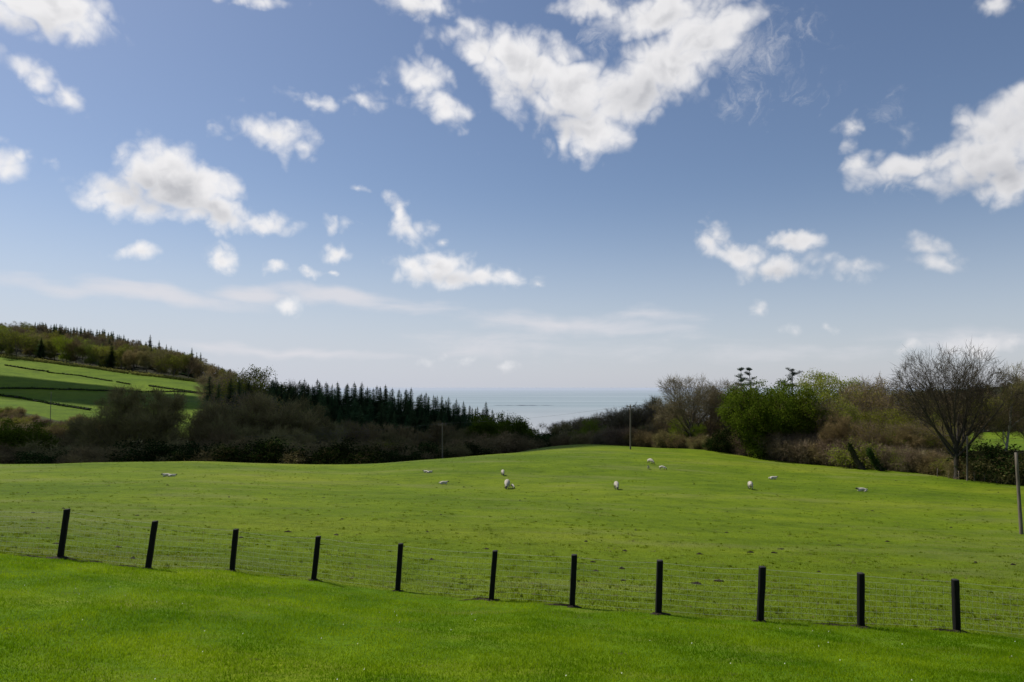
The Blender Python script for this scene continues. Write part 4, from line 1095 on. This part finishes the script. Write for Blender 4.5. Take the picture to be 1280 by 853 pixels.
CLOUDS = [  # px, py, rx, ry, roll, weight
 (45,5,88,42,0,1.0),(85,35,45,18,0,.7),
 (38,88,40,17,20,.62),(78,122,40,17,35,.62),
 (8,210,36,30,-10,.85),(28,200,20,14,-30,.6),
 (205,215,62,52,0,1.25),(235,235,85,48,15,1.3),(160,250,75,30,5,1.1),(275,262,62,32,15,1.15),(325,280,48,20,5,1.0),(122,240,34,20,0,.8),
 (175,315,36,15,-10,.75),(277,319,26,21,25,.9),(345,339,22,11,0,.8),(385,345,15,8,0,.6),(416,321,22,13,0,.75),(410,344,12,6,0,.6),
 (345,170,52,26,15,.78),(378,185,30,20,40,.6),(385,128,38,15,15,.62),(368,118,30,12,0,.45),(455,126,30,17,-5,.55),
 (535,108,42,32,20,.85),(560,135,44,24,45,.72),(447,233,19,9,5,.65),
 (495,258,22,18,40,.72),(515,285,38,22,20,.85),(420,281,18,9,-20,.35),(558,302,8,8,0,.45),
 (555,338,65,22,3,.92),(612,347,42,18,0,.92),(520,328,25,16,0,.7),(675,354,10,8,0,.5),
 (522,0,66,20,0,.95),(310,2,40,9,0,.5),
 (605,62,58,36,30,1.0),(660,85,85,48,15,1.2),(715,115,90,52,10,1.25),(735,165,58,42,0,.95),(785,120,90,48,-10,1.2),(835,85,95,52,-20,1.25),(880,45,75,52,-20,1.2),(830,15,110,38,0,1.2),(745,5,60,26,0,1.0),(640,115,40,30,0,.7),
 (1262,165,66,62,0,1.3),(1225,200,80,45,-15,1.3),(1180,200,62,24,-8,.95),(1120,212,62,27,-5,.66),(1255,232,52,36,0,1.0),(1290,130,48,40,0,1.2),(1062,160,13,13,0,.5),(1130,165,24,16,30,.5),(1070,195,16,16,0,.5),
 (1245,4,34,22,0,.72),
 (888,298,34,27,-35,1.05),(925,315,52,20,20,1.05),(975,335,46,20,5,1.0),(990,302,46,15,3,.92),(1062,335,44,19,10,.78),(1020,325,40,22,0,.45),
 (1158,318,32,20,20,.6),(1192,331,28,12,5,.5),
 (950,389,12,11,30,.42),(981,412,18,8,10,.36),(1031,407,12,9,0,.45),(1135,436,18,10,0,.6),(1180,440,20,8,0,.4),(75,210,12,9,0,.35),(278,172,18,12,0,.3),
 (72,297,14,6,0,.3),(573,300,6,5,0,.0),
 (1235,432,75,14,0,.65),(365,378,34,8,0,.26),(575,452,30,9,0,.2),(625,455,16,7,0,.2),
]
CIRRUS = [(185,367,170,17,4,1.0),(310,366,60,16,0,.9),(420,372,110,16,5,1.0),(500,385,110,12,0,.6),(355,441,190,11,2,.9),(700,405,200,18,4,.8),(640,430,220,22,0,.55),(1230,428,120,22,0,.7),(800,395,90,14,0,.5),(130,440,120,20,0,.5),(950,440,220,16,0,.4)]

def build_group(name, blobs):
    g = bpy.data.node_groups.new(name, 'ShaderNodeTree')
    g.interface.new_socket('Vector', in_out='INPUT', socket_type='NodeSocketVector')
    g.interface.new_socket('Field', in_out='OUTPUT', socket_type='NodeSocketFloat')
    gi = g.nodes.new('NodeGroupInput'); go = g.nodes.new('NodeGroupOutput'); acc = None; vec = gi.outputs[0]; cnt = 0
    for (px, py, rx, ry, ang, wt) in blobs:
        if wt <= 0: continue
        cnt += 1
        if cnt % 6 == 0:      # a vanishing dependence keeps the evaluation order sequential
            q = g.nodes.new('ShaderNodeVectorMath'); q.operation = 'MULTIPLY_ADD'; g.links.new(acc, q.inputs[0]); q.inputs[1].default_value = (1e-7,)*3; g.links.new(gi.outputs[0], q.inputs[2]); vec = q.outputs[0]
        c, e, s3 = blob_frame(px, py, rx, ry, ang)
        mp = g.nodes.new('ShaderNodeMapping'); mp.vector_type = 'TEXTURE'
        mp.inputs['Location'].default_value = c; mp.inputs['Rotation'].default_value = e; mp.inputs['Scale'].default_value = s3
        g.links.new(vec, mp.inputs[0])
        ln = g.nodes.new('ShaderNodeVectorMath'); ln.operation = 'LENGTH'; g.links.new(mp.outputs[0], ln.inputs[0])
        v = mth(g.nodes, g.links, 'MULTIPLY_ADD', ln.outputs['Value'], -wt, wt)
        if acc is None: acc = v
        else:
            n = g.nodes.new('ShaderNodeMath'); n.operation = 'SMOOTH_MAX'; g.links.new(acc, n.inputs[0]); g.links.new(v, n.inputs[1]); n.inputs[2].default_value = .12; acc = n.outputs[0]
    g.links.new(acc, go.inputs[0]); return g
UNDER = [(195,245,70,32,8,1.3),(260,262,60,20,14,1.1),(700,150,60,26,0,1.0),(660,112,60,20,10,.8),(800,125,70,30,-10,.9),(1225,228,80,26,-5,1.2),(975,345,50,14,5,.9),(560,349,60,12,3,.9),(40,30,50,18,0,.9),(520,12,50,10,0,.9)]
GU = build_group('underside_field', UNDER)
GC = build_group('cumulus_field', CLOUDS); GR = build_group('cirrus_field', CIRRUS)
GW = build_group('wisp_field', [(935,60,75,60,0,.9),(1000,35,50,35,0,.6),(930,125,45,45,0,.6),(1110,135,50,25,0,.5),(1000,110,60,50,0,.4),(430,285,35,14,0,.5),(170,320,45,14,0,.5),(750,50,50,40,0,.6),(1120,225,60,25,0,.6)])

# domain warp, then field plus fractal detail
def vnoise(scale, detail, rough, src, dist=0.0):
    n = N(ns, 'ShaderNodeTexNoise', i_Scale=scale, i_Detail=detail, i_Roughness=rough, i_Distortion=dist); ls.new(src, n.inputs['Vector']); return n
def vadd(a, b, k):
    m1 = ns.new('ShaderNodeVectorMath'); m1.operation = 'SUBTRACT'; ls.new(b, m1.inputs[0]); m1.inputs[1].default_value = (.5, .5, .5)
    m2 = ns.new('ShaderNodeVectorMath'); m2.operation = 'MULTIPLY_ADD'; ls.new(m1.outputs[0], m2.inputs[0]); m2.inputs[1].default_value = (k, k, k); ls.new(a, m2.inputs[2]); return m2.outputs[0]
warp = vnoise(9, 3, .6, D); D1 = vadd(D, warp.outputs['Color'], .040)
warp2 = vnoise(38, 4, .6, D); D2 = vadd(D1, warp2.outputs['Color'], .022)

def billow(raw, sc_, k):
    n = vnoise(sc_, 1, .5, raw, .35).outputs[0]
    return mth(ns, ls, 'MULTIPLY', mth(ns, ls, 'ABSOLUTE', mth(ns, ls, 'MULTIPLY_ADD', n, 2, -1)), k)
def detail(raw):
    f = vnoise(13, 9, .6, raw, .5).outputs[0]
    a = mth(ns, ls, 'MULTIPLY_ADD', f, 1.25, -.80)
    a = mth(ns, ls, 'ADD', a, billow(raw, 22, .95))
    return mth(ns, ls, 'ADD', a, billow(raw, 60, .28))
gn = ns.new('ShaderNodeGroup'); gn.node_tree = GC; ls.new(D2, gn.inputs[0])
det = detail(D); dens = mth(ns, ls, 'ADD', gn.outputs[0], det)
# the same detail a little nearer the sun, for relief
off_r = ns.new('ShaderNodeVectorMath'); off_r.operation = 'ADD'; ls.new(D, off_r.inputs[0]); off_r.inputs[1].default_value = (-.006, 0, .013)
det2 = detail(off_r.outputs[0])

def maprange(v, a, b, c=0.0, d=1.0, smooth=True):
    n = ns.new('ShaderNodeMapRange'); n.interpolation_type = 'SMOOTHSTEP' if smooth else 'LINEAR'
    ls.new(v, n.inputs[0])
    for i, x in enumerate((a, b, c, d)): n.inputs[i+1].default_value = x
    return n.outputs[0]
alpha = maprange(dens, .02, .86)
core = maprange(dens, .55, 1.25)
relief = mth(ns, ls, 'SUBTRACT', det2, det)
rel = maprange(relief, -.30, .35)
shade = mth(ns, ls, 'MULTIPLY_ADD', core, -.10, 1.03)
shade = mth(ns, ls, 'MULTIPLY_ADD', mth(ns, ls, 'MULTIPLY', rel, core), -.28, shade)
shade = mth(ns, ls, 'MULTIPLY_ADD', rel, -.07, shade)
# clouds to the right stand further from the sun and are duller
sepd = ns.new('ShaderNodeSeparateXYZ'); ls.new(D, sepd.inputs[0])
gu = ns.new('ShaderNodeGroup'); gu.node_tree = GU; ls.new(D1, gu.inputs[0])
und = mth(ns, ls, 'ADD', gu.outputs[0], mth(ns, ls, 'MULTIPLY', det, .35))
shade = mth(ns, ls, 'MULTIPLY_ADD', maprange(und, .0, 1.0), -.30, shade)
dull = maprange(sepd.outputs[0], -.2, .65, 1.0, .80)
shade = mth(ns, ls, 'MULTIPLY', shade, dull)
ccol = mixc(ns, ls, shade, (.27,.29,.34), (.90,.89,.90))

# base sky: Nishita, tinted, with a pale sea haze low down
tint = mixc(ns, ls, 1.0, sky.outputs[0], (.98,.95,.98), 'MULTIPLY')
bg = ns.new('ShaderNodeBackground'); ls.new(tint, bg.inputs[0]); bg.inputs[1].default_value = .095
hz = maprange(sepd.outputs[2], -.01, .33, 1.0, 0.0)
hz2 = mth(ns, ls, 'POWER', hz, 1.6)
hleft = maprange(sepd.outputs[0], -.6, .6, .92, .66)
hzf = mth(ns, ls, 'MULTIPLY', hz2, hleft)
bgh = ns.new('ShaderNodeBackground'); bgh.inputs[0].default_value = (.58,.62,.72, 1); bgh.inputs[1].default_value = 1.0
mx1 = ns.new('ShaderNodeMixShader'); ls.new(hzf, mx1.inputs[0]); ls.new(bg.outputs[0], mx1.inputs[1]); ls.new(bgh.outputs[0], mx1.inputs[2])
# cirrus veils
gr = ns.new('ShaderNodeGroup'); gr.node_tree = GR; ls.new(D1, gr.inputs[0])
mpc = ns.new('ShaderNodeMapping'); mpc.inputs['Scale'].default_value = (1, 1, 5); ls.new(D, mpc.inputs[0])
cn = vnoise(7, 7, .6, mpc.outputs[0], .4).outputs[0]
cd = mth(ns, ls, 'ADD', gr.outputs[0], mth(ns, ls, 'MULTIPLY_ADD', cn, 1.4, -.75))
ca = maprange(cd, -.05, .9, 0, .8)
bgc = ns.new('ShaderNodeBackground'); bgc.inputs[0].default_value = (.74,.73,.77, 1)
mx2 = ns.new('ShaderNodeMixShader'); ls.new(ca, mx2.inputs[0]); ls.new(mx1.outputs[0], mx2.inputs[1]); ls.new(bgc.outputs[0], mx2.inputs[2])
bgk = ns.new('ShaderNodeBackground'); ls.new(ccol, bgk.inputs[0]); bgk.inputs[1].default_value = 1.0
gw = ns.new('ShaderNodeGroup'); gw.node_tree = GW; ls.new(D1, gw.inputs[0])
wf = vnoise(20, 8, .66, D2, 1.6).outputs[0]
wd_ = maprange(mth(ns, ls, 'ADD', gw.outputs[0], mth(ns, ls, 'MULTIPLY_ADD', wf, 2.2, -1.3)), .0, .9, 0, .42)
alpha = mth(ns, ls, 'MAXIMUM', alpha, wd_)
mx3 = ns.new('ShaderNodeMixShader'); ls.new(alpha, mx3.inputs[0]); ls.new(mx2.outputs[0], mx3.inputs[1]); ls.new(bgk.outputs[0], mx3.inputs[2])
wo = ns.new('ShaderNodeOutputWorld'); ls.new(mx3.outputs[0], wo.inputs[0])

# ------------------------------------------------------------------ render settings
sc.view_settings.view_transform = 'Standard'; sc.view_settings.look = 'None'; sc.view_settings.exposure = 0; sc.view_settings.gamma = 1
sc.cycles.max_bounces = 5; sc.cycles.diffuse_bounces = 3; sc.cycles.transparent_max_bounces = 4; sc.cycles.glossy_bounces = 2
sc.cycles.sample_clamp_indirect = 6
